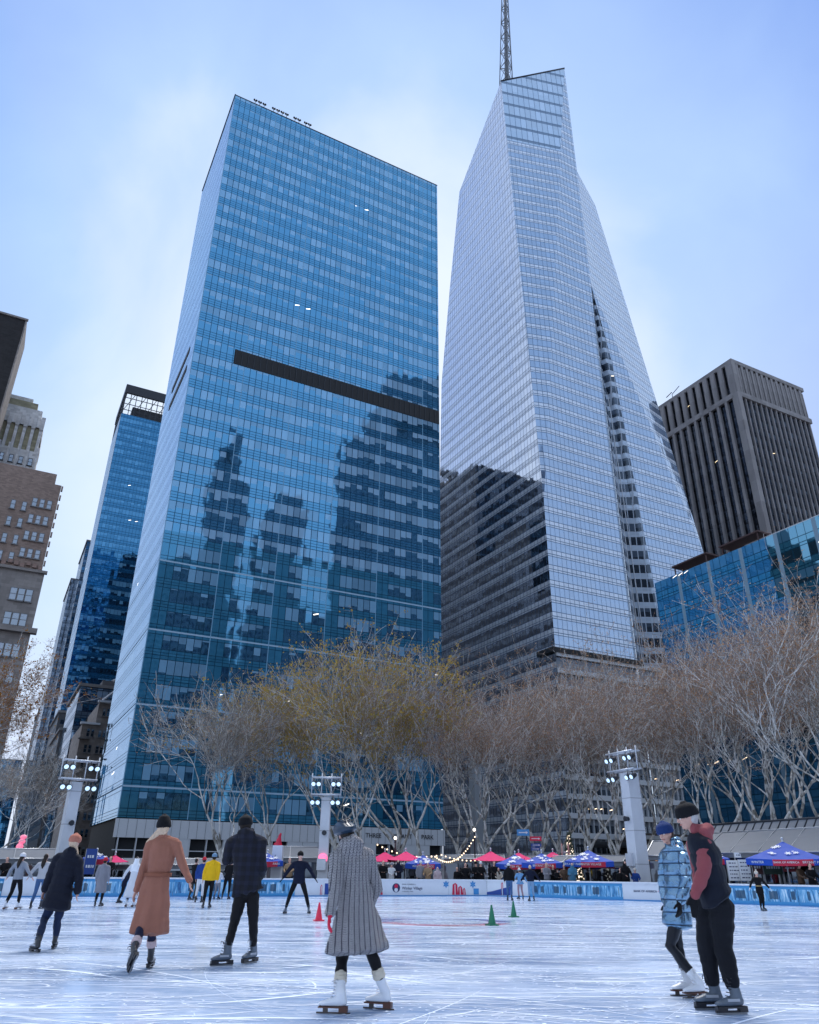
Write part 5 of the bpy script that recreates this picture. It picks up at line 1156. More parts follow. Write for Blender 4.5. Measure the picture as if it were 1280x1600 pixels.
def far_people():
    C = lambda n, c, r=.85: cloth(n, c, r, 0)
    K = C('plain_black', (.005, .005, .007)); NV = C('plain_navy', (.006, .009, .026)); WH = C('plain_white', (.62, .63, .66)); BL = C('plain_blue', (.015, .05, .22)); YE = C('plain_yellow', (.72, .42, .01))
    GR = C('plain_grey', (.22, .22, .25)); RD = C('plain_red', (.45, .02, .035)); DN = C('plain_denim', (.06, .13, .27)); LB = C('pale_blue', (.16, .34, .58)); CR = C('plain_cream', (.55, .50, .44)); BR = C('plain_brown', (.10, .06, .04)); OL = C('plain_olive', (.06, .06, .045)); TN = C('plain_tan', (.30, .20, .12)); MU = C('plain_mustard', (.40, .22, .03)); LD = C('light_denim', (.20, .32, .48))
    hb, hd, hl = M['hair_brown'], M['hair_dark'], M['hair_blond']
    def P(label, px, py, H, faz, fit, **kw):
        p = at_z(px, py, 0); hfz = kw.pop('look', faz); J, f = stand(p.x, p.y, H, faz, **kw)
        fit.setdefault('pants', K); fit.setdefault('hem', .08); fit.setdefault('flare', .19); fit.setdefault('hair', 'short'); fit.setdefault('hairm', hd)
        person(label, J, H, f, Vector((sin(rad(hfz)), cos(rad(hfz)), 0)), fit, .020 if py > 1412 else .024)
    P('young man in navy jacket and black trousers skating towards the viewer, legs apart', 464, 1428, 1.70, 175, dict(face=1, coat=NV, bulk=1.05, hem=.14, skates='grey', hat='beanie', hatm=K, gloves=K, mitten=1), stance=.72, arms='out', look=160)
    P('skater in bright yellow hooded jacket and grey blue beanie', 322, 1419, 1.68, -10, dict(coat=YE, bulk=1.12, hem=.10, hood=1.0, hat='beanie', hatm=C('blue_grey_knit', (.14, .24, .36))), stance=.2, stride=.1, lean=(.10, 0))
    P('skater in blue and navy jacket and white trousers behind the yellow jacket', 310, 1410, 1.62, -5, dict(coat=BL, pants=WH, bulk=1.08, hat='beanie', hatm=RD), stance=.26, lean=(.05, 0))
    P('woman in long white headscarf and white robe over navy', 203, 1417, 1.56, 10, dict(coat=WH, pants=NV, hem=.66, flare=.34, hat='scarf', hatm=C('white_veil', (.78, .80, .84)), skates='figure'), arms='out')
    P('skater in long grey coat and red beanie in front of the blue barrier', 153, 1416, 1.52, 0, dict(coat=GR, hem=.50, flare=.24, hood=.9, hat='beanie', hatm=RD), stance=.22)
    P('woman in grey sweater, black trousers and white beanie holding hands at the left edge', 18, 1421, 1.60, 15, dict(coat=C('mid_grey', (.24, .26, .30)), hem=.06, hat='beanie', hatm=WH, pom=.0, hair='long', skates='figure', hairm=hd), arms='out', stance=.34, stride=.1)
    P('woman in cream jacket and blue jeans, hand in hand with the grey sweater skater', 56, 1420, 1.60, 0, dict(coat=C('pale_cream', (.48, .48, .50)), pants=DN, hem=.05, hair='long', hairm=hd, bulk=.98), arms='out', stance=.36)
    P('child bending beside the white robed skater in dark coat', 186, 1411, 1.25, 80, dict(coat=NV, hat='beanie', hatm=WH, hem=.2), lean=(.3, 0), arms='fwd')
    P('person in black leaning on the barrier behind the blue jacket', 300, 1406, 1.62, 30, dict(coat=K, hem=.3, pants=OL), arms='lean')
    P('person in dark coat at the barrier left of the plaid jacket', 352, 1405, 1.62, 0, dict(coat=K, hem=.12, hairm=hd), arms='lean', lean=(.12, .1))
    P('child in white top at the barrier right of the yellow jacket', 338, 1405, 1.25, 20, dict(coat=WH, pants=GR, hairm=hb), arms='lean')
    P('girl in white and black jacket skating away by the barrier, first of the three children', 797, 1407, 1.56, 10, dict(coat=K, pants=DN, hem=.05, hood=1.6, hat='beanie', hatm=WH), stance=.22)
    P('little girl in pale blue skating dress and white hat between two friends', 814, 1405, 1.36, -20, dict(coat=LB, pants=C('pink_tights', (.40, .25, .28)), hem=.12, flare=.30, hat='beanie', hatm=WH, pom=.03), arms='out', stance=.3)
    P('child in navy jacket and pale jeans, right one of the three children', 831, 1408, 1.50, 0, dict(coat=NV, pants=LD, hem=.03, hood=1.2, hairm=hl, bulk=1.1), arms='out', stance=.24)
    P('small child in black coat and white bobble hat skating at the right by the barrier', 1193, 1423, 1.30, 178, dict(face=1, coat=K, hem=.22, flare=.2, belt=C('gold_trim', (.35, .25, .12)), hat='beanie', hatm=CR, pom=.04, gloves=WH, mitten=1), stance=.14, arms='out', lean=(-.04, 0))
    # spectators behind the barrier
    R = random.Random(9)
    S = [(536, 'woman in maroon headscarf behind the barrier beside the light tower', 'scarf', C('maroon', (.12, .01, .02)), K), (556, 'spectator in red and mustard jacket behind the barrier', 'beanie', MU, K), (566, 'spectator in mustard coat right of the red jacket', 'beanie', MU, BR),
         (598, 'grey haired spectator in dark coat under the pink parasols', None, K, hd), (611, 'spectator in white jacket and grey hat leaning on the barrier', 'beanie', WH, GR), (622, 'spectator in navy hooded coat beside the white jacket', 'hood', NV, NV),
         (657, 'spectator in patterned black and white coat under the blue parasol', 'beanie', GR, WH), (669, 'spectator in tan coat under the blue parasol', None, TN, hb), (684, 'child in pale pink puffer hood leaning on the barrier', 'scarf', C('pale_pink', (.62, .50, .54)), C('pale_pink', (.62, .50, .54))),
         (715, 'bent spectator in black holding a camera before the dark doorway', None, K, hb), (728, 'spectator in dark coat standing in the dark doorway', None, K, GR), (745, 'dark haired spectator in black near the narrow white sign', 'beanie', K, K), (752, 'spectator in white bobble hat near the narrow white sign', 'beanie', K, WH),
         (773, 'spectator in black with pale scarf under the pink parasol', None, K, hd), (780, 'spectator in cream coat leaning low on the barrier', None, CR, hd), (849, 'spectator in black with phone right of the three children', 'up', K, hd), (856, 'blond spectator in grey next to the person with phone', None, GR, hl),
         (866, 'spectator in patterned scarf under the long blue parasols', None, K, CR), (873, 'spectator in black cap, third right of the three children', 'beanie', K, K), (884, 'spectator in brown coat before the decorated fir', None, BR, hb), (897, 'spectator in teal blue hooded coat before the decorated fir', 'hood', C('teal_coat', (.05, .16, .26)), C('teal_coat', (.05, .16, .26))),
         (972, 'woman in black holding a child left of the light tower', None, K, hb), (980, 'tall spectator in black veil left of the light tower', 'scarf', K, K), (995, 'child in blue coat and cream hat against the light tower', 'beanie', BL, CR), (1255, 'spectator in brown fur coat and white beanie by the menu boards', 'beanie', BR, WH),
         (1272, 'spectator in black coat at the right edge by the kiosk', None, K, hd), (2, 'dark haired spectator in black at the left edge under the kiosk roof', None, K, hd), (88, 'spectator in dark coat behind the cream jacket', None, K, hb), (166, 'spectator in black behind the grey coat', None, K, hd), (232, 'spectator in dark coat under the dark kiosk fascia', None, K, hd), (450, 'spectator in pale coat beside the white plinth', None, TN, hb), (1100, 'spectator in red by the menu boards', None, RD, hd)]
    for i, (px, lab, hat, cm, hm) in enumerate(S):
        by = 1401 if px < 860 else 1405+(px-860)*.028
        p = at_barrier(px); d = p.normalized(); p = p + d*(.75+R.uniform(0, .8)); H = 1.66 + R.uniform(-.1, .1)
        if 'child' in lab or 'low' in lab or 'bent' in lab: H = 1.42
        J, f = stand(p.x, p.y, H, 180 + R.uniform(-35, 35), arms='up' if hat == 'up' else R.choice(('lean', 'down', 'fwd')))
        fit = dict(face=0, coat=cm, pants=K, hem=.12, flare=.19, hair='short', hairm=hm if hm in (hb, hd, hl) else hd, skates='none')
        if hat in ('beanie', 'scarf'): fit['hat'] = hat; fit['hatm'] = hm if hm not in (hb, hd, hl) else K
        if hat == 'hood': fit['hood'] = 1.2; fit['hat'] = 'scarf'; fit['hatm'] = hm
        person(lab, J, H, f, f, fit, .03, 'spectators behind the barrier')
far_people()
bpy.data.scenes.remove(SCR)
# ------------------------------------------------------------ things round the rink
def flat_text(txt, size, mat, name, loc, root, u, align='LEFT', depth=.01):
    """upright lettering running along the horizontal unit vector u"""
    u = Vector(u).normalized(); n = u.cross(Vector((0, 0, 1)))
    return text_obj(txt, size, depth, mat, name, loc, root, Matrix((u, Vector((0, 0, 1)), n)).transposed(), align)
def icicle_mat():
    g = NG('icicle_print'); uv = g.n('ShaderNodeUVMap').outputs[0]; S = g.sep(uv); u, v = S[0], S[1]
    st = g.noise(g.comb(g.math('MULTIPLY', u, 9.0), g.math('MULTIPLY', v, .9), 0.0), 1.0, 4, .65)[0]
    c = g.ramp(st, ((.36, (.015, .10, .26)), (.47, (.08, .34, .62)), (.56, (.30, .58, .80)), (.66, (.66, .82, .92))))
    blk = g.noise(g.comb(g.math('MULTIPLY', u, 2.1), 3.0, 0.0), 1.0, 1)[0]; edge = g.noise(g.comb(g.math('MULTIPLY', u, 7.0), 9.0, 0.0), 1.0, 3)[0]
    dk = g.math('GREATER_THAN', blk, .52)
    lo = g.math('GREATER_THAN', v, g.math('MULTIPLY_ADD', edge, .22, .10)); hi = g.math('LESS_THAN', v, g.math('MULTIPLY_ADD', edge, -.25, .70))
    dk = g.math('MULTIPLY', dk, g.math('MULTIPLY', lo, hi)); c = g.mix(g.math('MULTIPLY', dk, .85), c, (.012, .05, .10))
    top = g.math('GREATER_THAN', v, .66); c = g.mix(top, c, (.05, .30, .60)); bot = g.math('LESS_THAN', v, g.math('MULTIPLY', edge, .22)); c = g.mix(bot, c, (.06, .34, .66))
    return g.out(g.bsdf(c, .35))
PB = (.012, .06, .30); PR = (.62, .01, .06)
M['print_blue'] = plain('print_blue', PB, .5, bump=0); M['print_red'] = plain('print_red', PR, .5, bump=0); M['print_navy'] = plain('print_navy', (.01, .025, .10), .5, bump=0); M['print_sky'] = plain('print_sky_blue', (.05, .28, .62), .5, bump=0)
M['white_print'] = plain('white_print', (.74, .77, .82), .45, bump=0, var=.05); M['print_grey'] = plain('print_grey', (.25, .28, .33), .5, bump=0)
def barrier():
    root = thing('rink_barrier', 'white topped rink barrier printed with blue icicles and winter scenes', 'barrier', (BARRIER[7][0], BARRIER[7][1], 0)); L = Vector(root.location)
    pts = [Vector((x, y, 0)) for x, y in BARRIER]; H = .80; ic = icicle_mat(); u0 = 0
    def pos(px): # point of the barrier line under a picture column
        d = ray(px, 1390); d = Vector((d.x, d.y, 0))
        for a, b in zip(pts, pts[1:]):
            den = d.x*(b-a).y - d.y*(b-a).x
            if abs(den) < 1e-9: continue
            t = (a.x*(b-a).y - a.y*(b-a).x)/den; q = d*t
            k = (q-a).dot(b-a)/(b-a).length_squared
            if t > 0 and -.001 <= k <= 1.001: return q, (b-a).normalized()
    white = [(480, 845), (984, 1030), (20, 50)]
    for a, b in zip(pts, pts[1:]):
        n = max(1, round((b-a).length/2.0)); u = (b-a).normalized(); nr = Vector((u.y, -u.x, 0))
        if nr.dot(a) > 0: nr = -nr
        for i in range(n):
            p, q = a.lerp(b, i/n), a.lerp(b, (i+1)/n); mid = (p+q)/2; dp = mid-CAM; cx = 640+FPX*dp.dot(CR)/dp.dot(CF); w_ = any(x0 <= cx <= x1 for x0, x1 in white)
            mb = MB(); e = .006
            f0, f1 = p+u*e+nr*.0, q-u*e+nr*.0; ln = (f1-f0).length
            mb.face([f0+Vector((0, 0, .05)), f1+Vector((0, 0, .05)), f1+Vector((0, 0, H-.04)), f0+Vector((0, 0, H-.04))], [(u0, 0), (u0+ln, 0), (u0+ln, H), (u0, H)])
            b0, b1 = f0-nr*.08, f1-nr*.08; z0, z1 = Vector((0, 0, .05)), Vector((0, 0, H-.04))
            for qd in ((b1, b0), (f0, b0), (f1, b1)): mb.face([qd[0]+z0, qd[1]+z0, qd[1]+z1, qd[0]+z1], [(u0, 0), (u0+.1, 0), (u0+.1, H), (u0, H)])
            part(mb, 'panel', M['white_print'] if w_ else ic, root); u0 += ln
        mb = MB(); mb.box((a+b)/2-nr*.05+Vector((0, 0, H-.01)), ((b-a).length+.05, .22, .07), rz=atan2(u.y, u.x)); part(mb, 'top_rail', M['white_print'], root)
        mb = MB(); mb.box((a+b)/2-nr*.02+Vector((0, 0, .025)), ((b-a).length+.03, .14, .05), rz=atan2(u.y, u.x)); part(mb, 'kick_rail', M['print_sky'], root)
    def spot(px): q, u = pos(px); nr = Vector((u.y, -u.x, 0)); nr = nr if nr.dot(q) < 0 else -nr; return q+nr*.012, u, nr
    # village logo and lettering
    q, u, nr = spot(619)
    mb = MB()
    def disc(c, r, m, n=24, a0=0, a1=2*pi, off=0.0, sy=1.0): mb.face([c+nr*off+u*(r*cos(a0+(a1-a0)*k/n))+Vector((0, 0, r*sy*sin(a0+(a1-a0)*k/n))) for k in range(n)], None, m)
    c = q+Vector((0, 0, .40)); disc(c, .22, 0); disc(c+Vector((0, 0, .08)), .10, 1, off=.004); disc(c-Vector((0, 0, .10)), .10, 2, off=.004)
    part(mb, 'round_logo', [M['print_navy'], M['print_red'], M['white_print']], root)
    q, u, nr = spot(628); flat_text('Winter Village', .20, M['print_navy'], 'logo_lettering', q+Vector((0, 0, .32)), root, u)
    flat_text('BANK OF AMERICA', .09, M['print_grey'], 'logo_lettering', q+Vector((0, 0, .54)), root, u); flat_text('AT BRYANT PARK', .08, M['print_grey'], 'logo_lettering', q+Vector((0, 0, .20)), root, u)
    q, u, nr = spot(990); flat_text('BANK OF AMERICA', .135, M['print_navy'], 'sponsor_lettering', q+Vector((0, 0, .38)), root, u)
    mb = MB(); q2 = q+u*1.22
    for k in range(3): mb.face([q2+nr*.0+u*(k*.05)+Vector((0, 0, .44-.03*k)), q2+u*(k*.05+.12)+Vector((0, 0, .50-.03*k)), q2+u*(k*.05+.12)+Vector((0, 0, .475-.03*k)), q2+u*(k*.05)+Vector((0, 0, .415-.03*k))], None, k % 2)
    part(mb, 'flag_emblem', [M['print_red'], M['print_navy']], root)
    for px in (697, 739):   # snowflakes
        q, u, nr = spot(px); mb = MB(); c = q+Vector((0, 0, .58))
        for k in range(6):
            a = pi/6+k*pi/3; d_ = u*cos(a)+Vector((0, 0, sin(a))); o = u*-sin(a)+Vector((0, 0, cos(a))); mb.face([c, c+d_*.10+o*.05, c+d_*.20, c+d_*.10-o*.05])
        part(mb, 'snowflake_print', M['print_sky'], root)
    for px, w_, h_ in ((711, .34, .50), (719, .28, .36), (725, .2, .26), (594, .30, .24), (785, .14, .56), (502, .12, .40)):   # gifts and small figures
        q, u, nr = spot(px); mb = MB(); z = .07
        for cx, cw, ch_ in ((0, w_, h_),): 
            mb.face([q+u*-cw/2+Vector((0, 0, z)), q+u*cw/2+Vector((0, 0, z)), q+u*cw/2*.8+Vector((0, 0, z+ch_)), q+u*.02+Vector((0, 0, z+ch_+.08)), q-u*cw/2*.8+Vector((0, 0, z+ch_))], None, 0)
            mb.face([q+nr*.003-u*.02+Vector((0, 0, z)), q+nr*.003+u*.02+Vector((0, 0, z)), q+nr*.003+u*.02+Vector((0, 0, z+ch_)), q+nr*.003-u*.02+Vector((0, 0, z+ch_))], None, 1)
        part(mb, 'gift_print', [M['print_red'], M['white_print']], root)
    q, u, nr = spot(765); mb = MB(); mb.face([q-u*1.2+Vector((0, 0, .07)), q+u*1.2+Vector((0, 0, .07)), q+u*1.2+Vector((0, 0, .5)), q+u*.2+Vector((0, 0, .26)), q-u*.4+Vector((0, 0, .16))]); part(mb, 'wave_print', M['print_blue'], root)
    q, u, nr = spot(744); mb = MB(); mb.face([q-u*.16+Vector((0, 0, .08)), q+u*.16+Vector((0, 0, .08)), q+u*.16+Vector((0, 0, .38)), q-u*.16+Vector((0, 0, .38))]); part(mb, 'house_print', M['print_sky'], root)
    q, u, nr = spot(516); mb = MB(); mb.face([q-u*.3+Vector((0, 0, .08)), q+u*.3+Vector((0, 0, .08)), q+u*.3+Vector((0, 0, .6)), q-u*.3+Vector((0, 0, .6))]); part(mb, 'house_print', M['print_blue'], root)
barrier()
def ground_dir(px, D): d = ray(px, 1365); d = Vector((d.x, d.y, 0)).normalized(); return d*D
# ---- parasols
M['para_pink'] = plain('pink_canvas', (.78, .01, .15), .75, bump=.1, var=.08); M['para_blue'] = plain('blue_canvas', (.003, .06, .42), .7, bump=.1, var=.08); M['para_red'] = plain('red_valance', (.50, .015, .05), .7, bump=0)
def parasol(px, D, ytop, wpx, colr, label, letter=False, valance=True):
    p = ground_dir(px, D); t = thing('parasol', label, 'parasol', p, 'parasols round the rink terrace'); dy = p.y
    zt = at_y(px, ytop, dy).z; hw = (at_y(px+wpx/2, ytop, dy)-at_y(px-wpx/2, ytop, dy)).length/2; ze = zt-hw*.42
    mb = MB(); n = 4; rings = []; rz = atan2(p.y, p.x)+pi/4
    def ringp(r, z, sag=0.0):
        out = []
        for k in range(n):
            a = rz+2*pi*k/n; b = rz+2*pi*(k+1)/n
            for j in range(6):
                q = Vector((cos(a), sin(a), 0)).lerp(Vector((cos(b), sin(b), 0)), j/6)*r; out.append(q + Vector((0, 0, z-sag*sin(pi*j/6))))
        return out
    R_ = hw*1.32
    rr = [ringp(.02, zt), ringp(R_*.35, zt-(zt-ze)*.42), ringp(R_*.7, zt-(zt-ze)*.76, .02), ringp(R_, ze, .05), ringp(R_, ze-.26, .05)]
    vs = [[mb.bm.verts.new(q) for q in r_] for r_ in rr]
    for li, (a, b) in enumerate(zip(vs, vs[1:])):
        if li == 3 and not valance: break
        for k in range(24):
            f = mb.bm.faces.new((a[k], a[(k+1) % 24], b[(k+1) % 24], b[k])); f.material_index = 1 if (li == 3 and colr == 'blue' and 1 < k % 6 < 5) else 0
    part_l = lambda m_, nm, mt, par=t: m_.build(nm, mt, par)
    c = mb.build('canopy', [M['para_'+colr], M['para_red']], t)
    mb = MB(); mb.tube([(0, 0, 0), (0, 0, zt+.12)], .035, 8); mb.ball((0, 0, zt+.14), .06, 8); mb.build('pole', M['pale_metal'], t)
    mb = MB()
    for k in range(4): a = rz+pi/2*k; mb.tube([(0, 0, zt-.35), (cos(a)*R_*.97, sin(a)*R_*.97, ze+.0)], .02, 4); mb.tube([(0, 0, zt-1.1), (cos(a)*R_*.5, sin(a)*R_*.5, ze+.30)], .015, 4)
    mb.build('ribs', M['dark_metal'], t)
    mb = MB(); mb.box((0, 0, .06), (.7, .7, .12)); mb.build('base', M['dark_metal'], t)
    rnd = random.Random(int(px)); f_ = -p.normalized(); u = Vector((-f_.y, f_.x, 0)); 
    if u.x < 0: u = -u
    if colr == 'blue':   # white snowflakes printed on the slope that faces the rink
        mb = MB(); nrm_ = None
        for k in range(12):
            s_ = rnd.uniform(-.8, .8); tt = rnd.uniform(.25, .9); e = abs(s_)*tt
            w_ = u*(s_*tt*R_*.70) + f_*(tt*R_*.707); z = zt-(zt-ze)*(.42/.35*tt*.707*1.0 if tt < .35 else .42+(tt-.35)*.9)
            z = zt - (zt-ze)*min(1.0, tt**.82) + .04; c0 = w_+Vector((0, 0, z)); up = (Vector((0, 0, zt))-(f_*R_*.707+Vector((0, 0, ze)))).normalized(); sz = rnd.uniform(.05, .16)
            for j in range(3):
                a = j*pi/3; d_ = (u*cos(a)+up*sin(a))*sz; o_ = (u*-sin(a)+up*cos(a))*sz*.16; mb.face([c0-d_-o_, c0+d_-o_, c0+d_+o_, c0-d_+o_])
        mb.build('snowflakes', M['white_print'], c)
    if letter:
        o = f_*(R_*.707+.03)+Vector((0, 0, ze-.20)); L = R_*1.4
        for txt, k, sz in letter: q = flat_text(txt, sz, M['white_print'], 'lettering', (0, 0, 0), None, u, 'CENTER'); q.parent = c; q.location = o+u*L*k
parasol(601, 51, 1331, 62, 'pink', 'pink parasol behind the helmeted skater, leftmost of the overlapping pair', valance=False)
parasol(634, 50, 1330, 60, 'pink', 'pink parasol overlapping the left edge of a blue snowflake parasol', valance=False)
parasol(661, 49, 1336, 58, 'blue', 'blue snowflake parasol with red valance right of two pink parasols', [('WINTER VILLAGE', .0, .16)])
parasol(768, 51, 1330, 62, 'pink', 'pink parasol below the direction signs, beside the string of bulbs', valance=False)
parasol(812, 53, 1332, 50, 'pink', 'pink parasol peeping out between two blue ones', valance=False)
parasol(806, 49, 1335, 64, 'blue', 'blue parasol with red valance above the three children', [('WINTER VILLAGE', .0, .16)])
parasol(866, 53, 1331, 70, 'pink', 'pink parasol mostly hidden behind the blue one, right of the direction signs', valance=False)
parasol(848, 48, 1333, 66, 'blue', 'blue parasol with red valance below the direction signs', [('BRYANT PARK', -.0, .16)])
parasol(922, 47, 1328, 78, 'blue', 'blue snowflake parasol in front of the decorated fir', [('BRYANT PARK', -.33, .16), ('WINTER VILLAGE', .02, .15)])
parasol(1232, 42.2, 1315, 118, 'blue', 'large blue snowflake parasol in front of the menu boards at the right', [('WINTER', -.36, .14), ('BANK OF AMERICA', .0, .12), ('BRYANT PARK', .34, .14)])
parasol(1118, 45.5, 1330, 50, 'blue', 'blue parasol with red valance half hidden behind the man in the vest')
parasol(146, 47, 1331, 44, 'blue', 'blue parasol behind the woman in the navy coat')
parasol(176, 49, 1336, 44, 'pink', 'dark pink parasol above the red beanie skater', valance=False)
parasol(416, 46, 1333, 52, 'blue', 'blue parasol between the plaid jacket and the white plinth', [('PARK', .3, .16)])
# ---- light towers
def light_tower(px, D, ytop, wpx, label, yaw=0.0, lampy=None):
    p = ground_dir(px, D); t = thing('light_tower', label, 'light tower', p, 'floodlight towers round the rink'); zt = at_y(px, ytop, p.y).z; hw = (at_y(px+wpx/2, 1300, p.y)-at_y(px-wpx/2, 1300, p.y)).length/2
    f = -p.normalized(); u = Vector((-f.y, f.x, 0)); u = u if u.x > 0 else -u; u = Matrix.Rotation(yaw, 3, 'Z') @ u; f = Matrix.Rotation(yaw, 3, 'Z') @ f
    R = Matrix((u, -f, Vector((0, 0, 1)))).transposed()
    g = NG('mast_fabric') if 'mast_fabric' not in _mc else None
    if g:
        co = g.coord(); n = g.noise(g.mapping(co, (1, 1, .6)), 1.4, 4)[0]; z = g.sep(co)[2]; ln = g.math('LESS_THAN', g.math('FRACT', g.math('MULTIPLY', z, .62)), .03)
        c = g.mix(n, (.52, .55, .60), (.70, .73, .78)); c = g.mix(ln, c, (.38, .40, .44)); _mc['mast_fabric'] = g.out(g.bsdf(c, .75, 0.0, g.bump(n, .6, .08)))
    mb = MB(); hwt = hw*.92; n = 10
    for i in range(n):
        z0, z1 = zt*i/n, zt*(i+1)/n; a, b_ = hw*(1-.06*i/n), hw*(1-.06*(i+1)/n)
        for (x0, y0), (x1, y1) in (((-1, -1), (1, -1)), ((1, -1), (1, 1)), ((1, 1), (-1, 1)), ((-1, 1), (-1, -1))):
            mb.face([R @ Vector((x0*a, y0*a, z0)), R @ Vector((x1*a, y1*a, z0)), R @ Vector((x1*b_, y1*b_, z1)), R @ Vector((x0*b_, y0*b_, z1))])
    mb.face([R @ Vector((x*b_, y*b_, zt)) for x, y in ((-1, -1), (1, -1), (1, 1), (-1, 1))]); mb.build('mast', _mc['mast_fabric'], t)
    W_ = hw*3.1; mb = MB()
    for zz in (zt+.12, zt+1.05):
        for yy in (-.25, .25): mb.tube([R @ Vector((-W_, yy-.3, zz)), R @ Vector((W_, yy-.3, zz))], .045, 6)
        for k in range(9): x = -W_+2*W_*k/8; mb.tube([R @ Vector((x, -.55, zz)), R @ Vector((min(W_, x+W_/4), -.05, zz))], .025, 4)
    for x in (-W_, -W_/3, W_/3, W_): mb.tube([R @ Vector((x, -.3, zt+.05)), R @ Vector((x, -.3, zt+1.3))], .035, 5)
    mb.build('truss', M['pale_metal'], t)
    for row, zz in enumerate((zt+.72, zt-.28)):
        for k, x in enumerate((-.86, -.50, .50, .86)):
            c = R @ Vector((x*W_, -.55, zz)); d = (Vector((0, 0, 1.0))*-1 + f*2.2).normalized()
            mb = MB(); mb.tube([c-d*.22, c+d*.12], [.10, .16], 12); mb.tube([c+Vector((0, 0, .35)), c], .02, 4); lh = mb.build('lamp_housing', M['dark_metal'], t)
            mb = MB(); mb.tube([c+d*.121, c+d*.15], [.12, .11], 14); mb.build('lamp_lens', emit('flood_lens', (.42, .66, 1), .6, .5), lh)
    mb = MB(); mb.box(R @ Vector((-hw*.2, -hw-.08, zt*.30)), (.5, .2, .6), M=R); mb.build('junction_box', M['pale_metal'], t)
    mb = MB(); mb.tube([R @ Vector((hw*.1, -hw, zt*.62)), R @ Vector((hw*.1, -hw-.25, zt*.62))], [.10, .14], 10); mb.build('speaker', M['dark_metal'], t)
    return t, R, hw, zt
light_tower(92, 46, 1222, 18, 'white light tower mast behind the woman in the navy coat, tilted truss of lamps', .25)
t, R_, hw_, zt_ = light_tower(504, 47, 1246, 15, 'white light tower mast with pink lantern behind the helmeted skater', -.1)
mb = MB(); mb.tube([R_ @ Vector((0, -hw_-.02, zt_*.36)), R_ @ Vector((0, -hw_-.16, zt_*.36))], [.26, .20], 14); mb.build('pink_lantern', emit('pink_glow', (1, .06, .2), .9, .4), t)
light_tower(1000, 45, 1208, 22, 'white light tower mast left of the couple, with clustered lamps', -.9)
# ---- kiosks and canopies
M['roof_cloth'] = plain('grey_awning', (.16, .175, .20), .7, var=.15, scale=1.5, bump=.1); M['kiosk_dark'] = plain('kiosk_dark', (.018, .02, .026), .6)
M['warm_glow'] = emit('warm_window', (1, .42, .14), .35, .3); M['dim_glass'] = facade('kiosk_glass', 2.6, .9, .0, 1, (.02, .02, .03), (.12, .12, .13), (.012, .012, .016), (.6, .75, .95), Rv=.18, Rs=.1, Rb=.15, line=(.02, .02, .02), lw=.06, lh=.06, ng=2, blindness=.35, litp=.25, lit=(1, .75, .45), lite=.8)
def kiosk(label, x0, x1, D0, D1, yr, ye, kind='awning', back=3.0):
    a, b = ground_dir(x0, D0), ground_dir(x1, D1); u = (b-a).normalized(); nr = Vector((u.y, -u.x, 0)); nr = nr if nr.dot(a) < 0 else -nr; L = (b-a).length
    t = thing('kiosk', label, 'kiosk', (a+b)/2); z = Vector((0, 0, 1))
    def zat(px, y, p): return at_y(px, y, p.y).z
    zr0, zr1 = zat(x0, yr[0], a-nr*back*.5), zat(x1, yr[1], b-nr*back*.5); ze0, ze1 = zat(x0, ye[0], a), zat(x1, ye[1], b)
    mb = MB(); A0, B0 = a+z*ze0, b+z*ze1; A1, B1 = a-nr*back*.5+z*zr0, b-nr*back*.5+z*zr1; A2, B2 = a-nr*back+z*ze0, b-nr*back+z*ze1
    mb.face([A0, B0, B1, A1]); mb.face([A1, B1, B2, A2]); 
    for P_, Q_ in ((A0, B0), (B0, B2), (B2, A2), (A2, A0)): mb.face([P_-z*.22, Q_-z*.22, Q_, P_])
    mb.face([A0, A1, A2]); mb.face([B0, B2, B1]); rf = part(mb, 'roof', M['roof_cloth'], t)
    mb = MB(); n = int(L/1.5)
    for i in range(n+1): p0 = A0.lerp(B0, i/n); p1 = A1.lerp(B1, i/n); mb.tube([p0+z*.02, p1+z*.02], .03, 4)
    mb.tube([A0, B0], .05, 5); mb.tube([A1, B1], .05, 5); o = part(mb, 'roof_ribs', M['steel'], t)
    mb = MB(); zc = min(ze0, ze1)-.22; p, q = a-nr*.35, b-nr*.35
    mb.wall(p, q, 0, zc, 0, 0); mb.wall(q, q-nr*(back-.6), 0, zc, 0, 0); mb.wall(p-nr*(back-.6), p, 0, zc, 0, 0); mb.wall(q-nr*(back-.6), p-nr*(back-.6), 0, zc, 0, 0)
    part(mb, 'glazing', M['dim_glass'], t)
    mb = MB(); n = max(2, int(L/2.4))
    for i in range(n+1): c = (p+nr*.05).lerp(q+nr*.05, i/n); mb.box((c.x, c.y, zc/2), (.09, .09, zc), rz=atan2(u.y, u.x))
    part(mb, 'posts', M['steel'], t)
    return t, a, b, u, nr, zc
kiosk('long kiosk with grey sloping roof at the left edge behind the skaters holding hands', -60, 90, 46, 46, (1326, 1327), (1342, 1342))
kiosk('grey roofed kiosk row between the navy coat and the plaid jacket', 95, 400, 50, 50, (1342, 1342), (1352, 1351))
kiosk('grey awning kiosk behind the young man skating towards the viewer', 402, 500, 51, 51, (1322, 1324), (1340, 1341))
kiosk('pale roofed kiosk behind the pink parasols', 520, 692, 53, 53, (1340, 1340), (1350, 1351))
tk, a, b, u, nr, zc = kiosk('dark fronted pavilion with warm interior between the blue and pink parasols', 693, 790, 53, 53, (1336, 1336), (1342, 1342))
kiosk('grey roofed kiosk under the blue parasols in the middle distance', 792, 975, 52, 50, (1338, 1337), (1348, 1347))
kiosk('gabled kiosk end between the light tower and the couple', 1012, 1055, 48, 47.5, (1314, 1314), (1337, 1338))
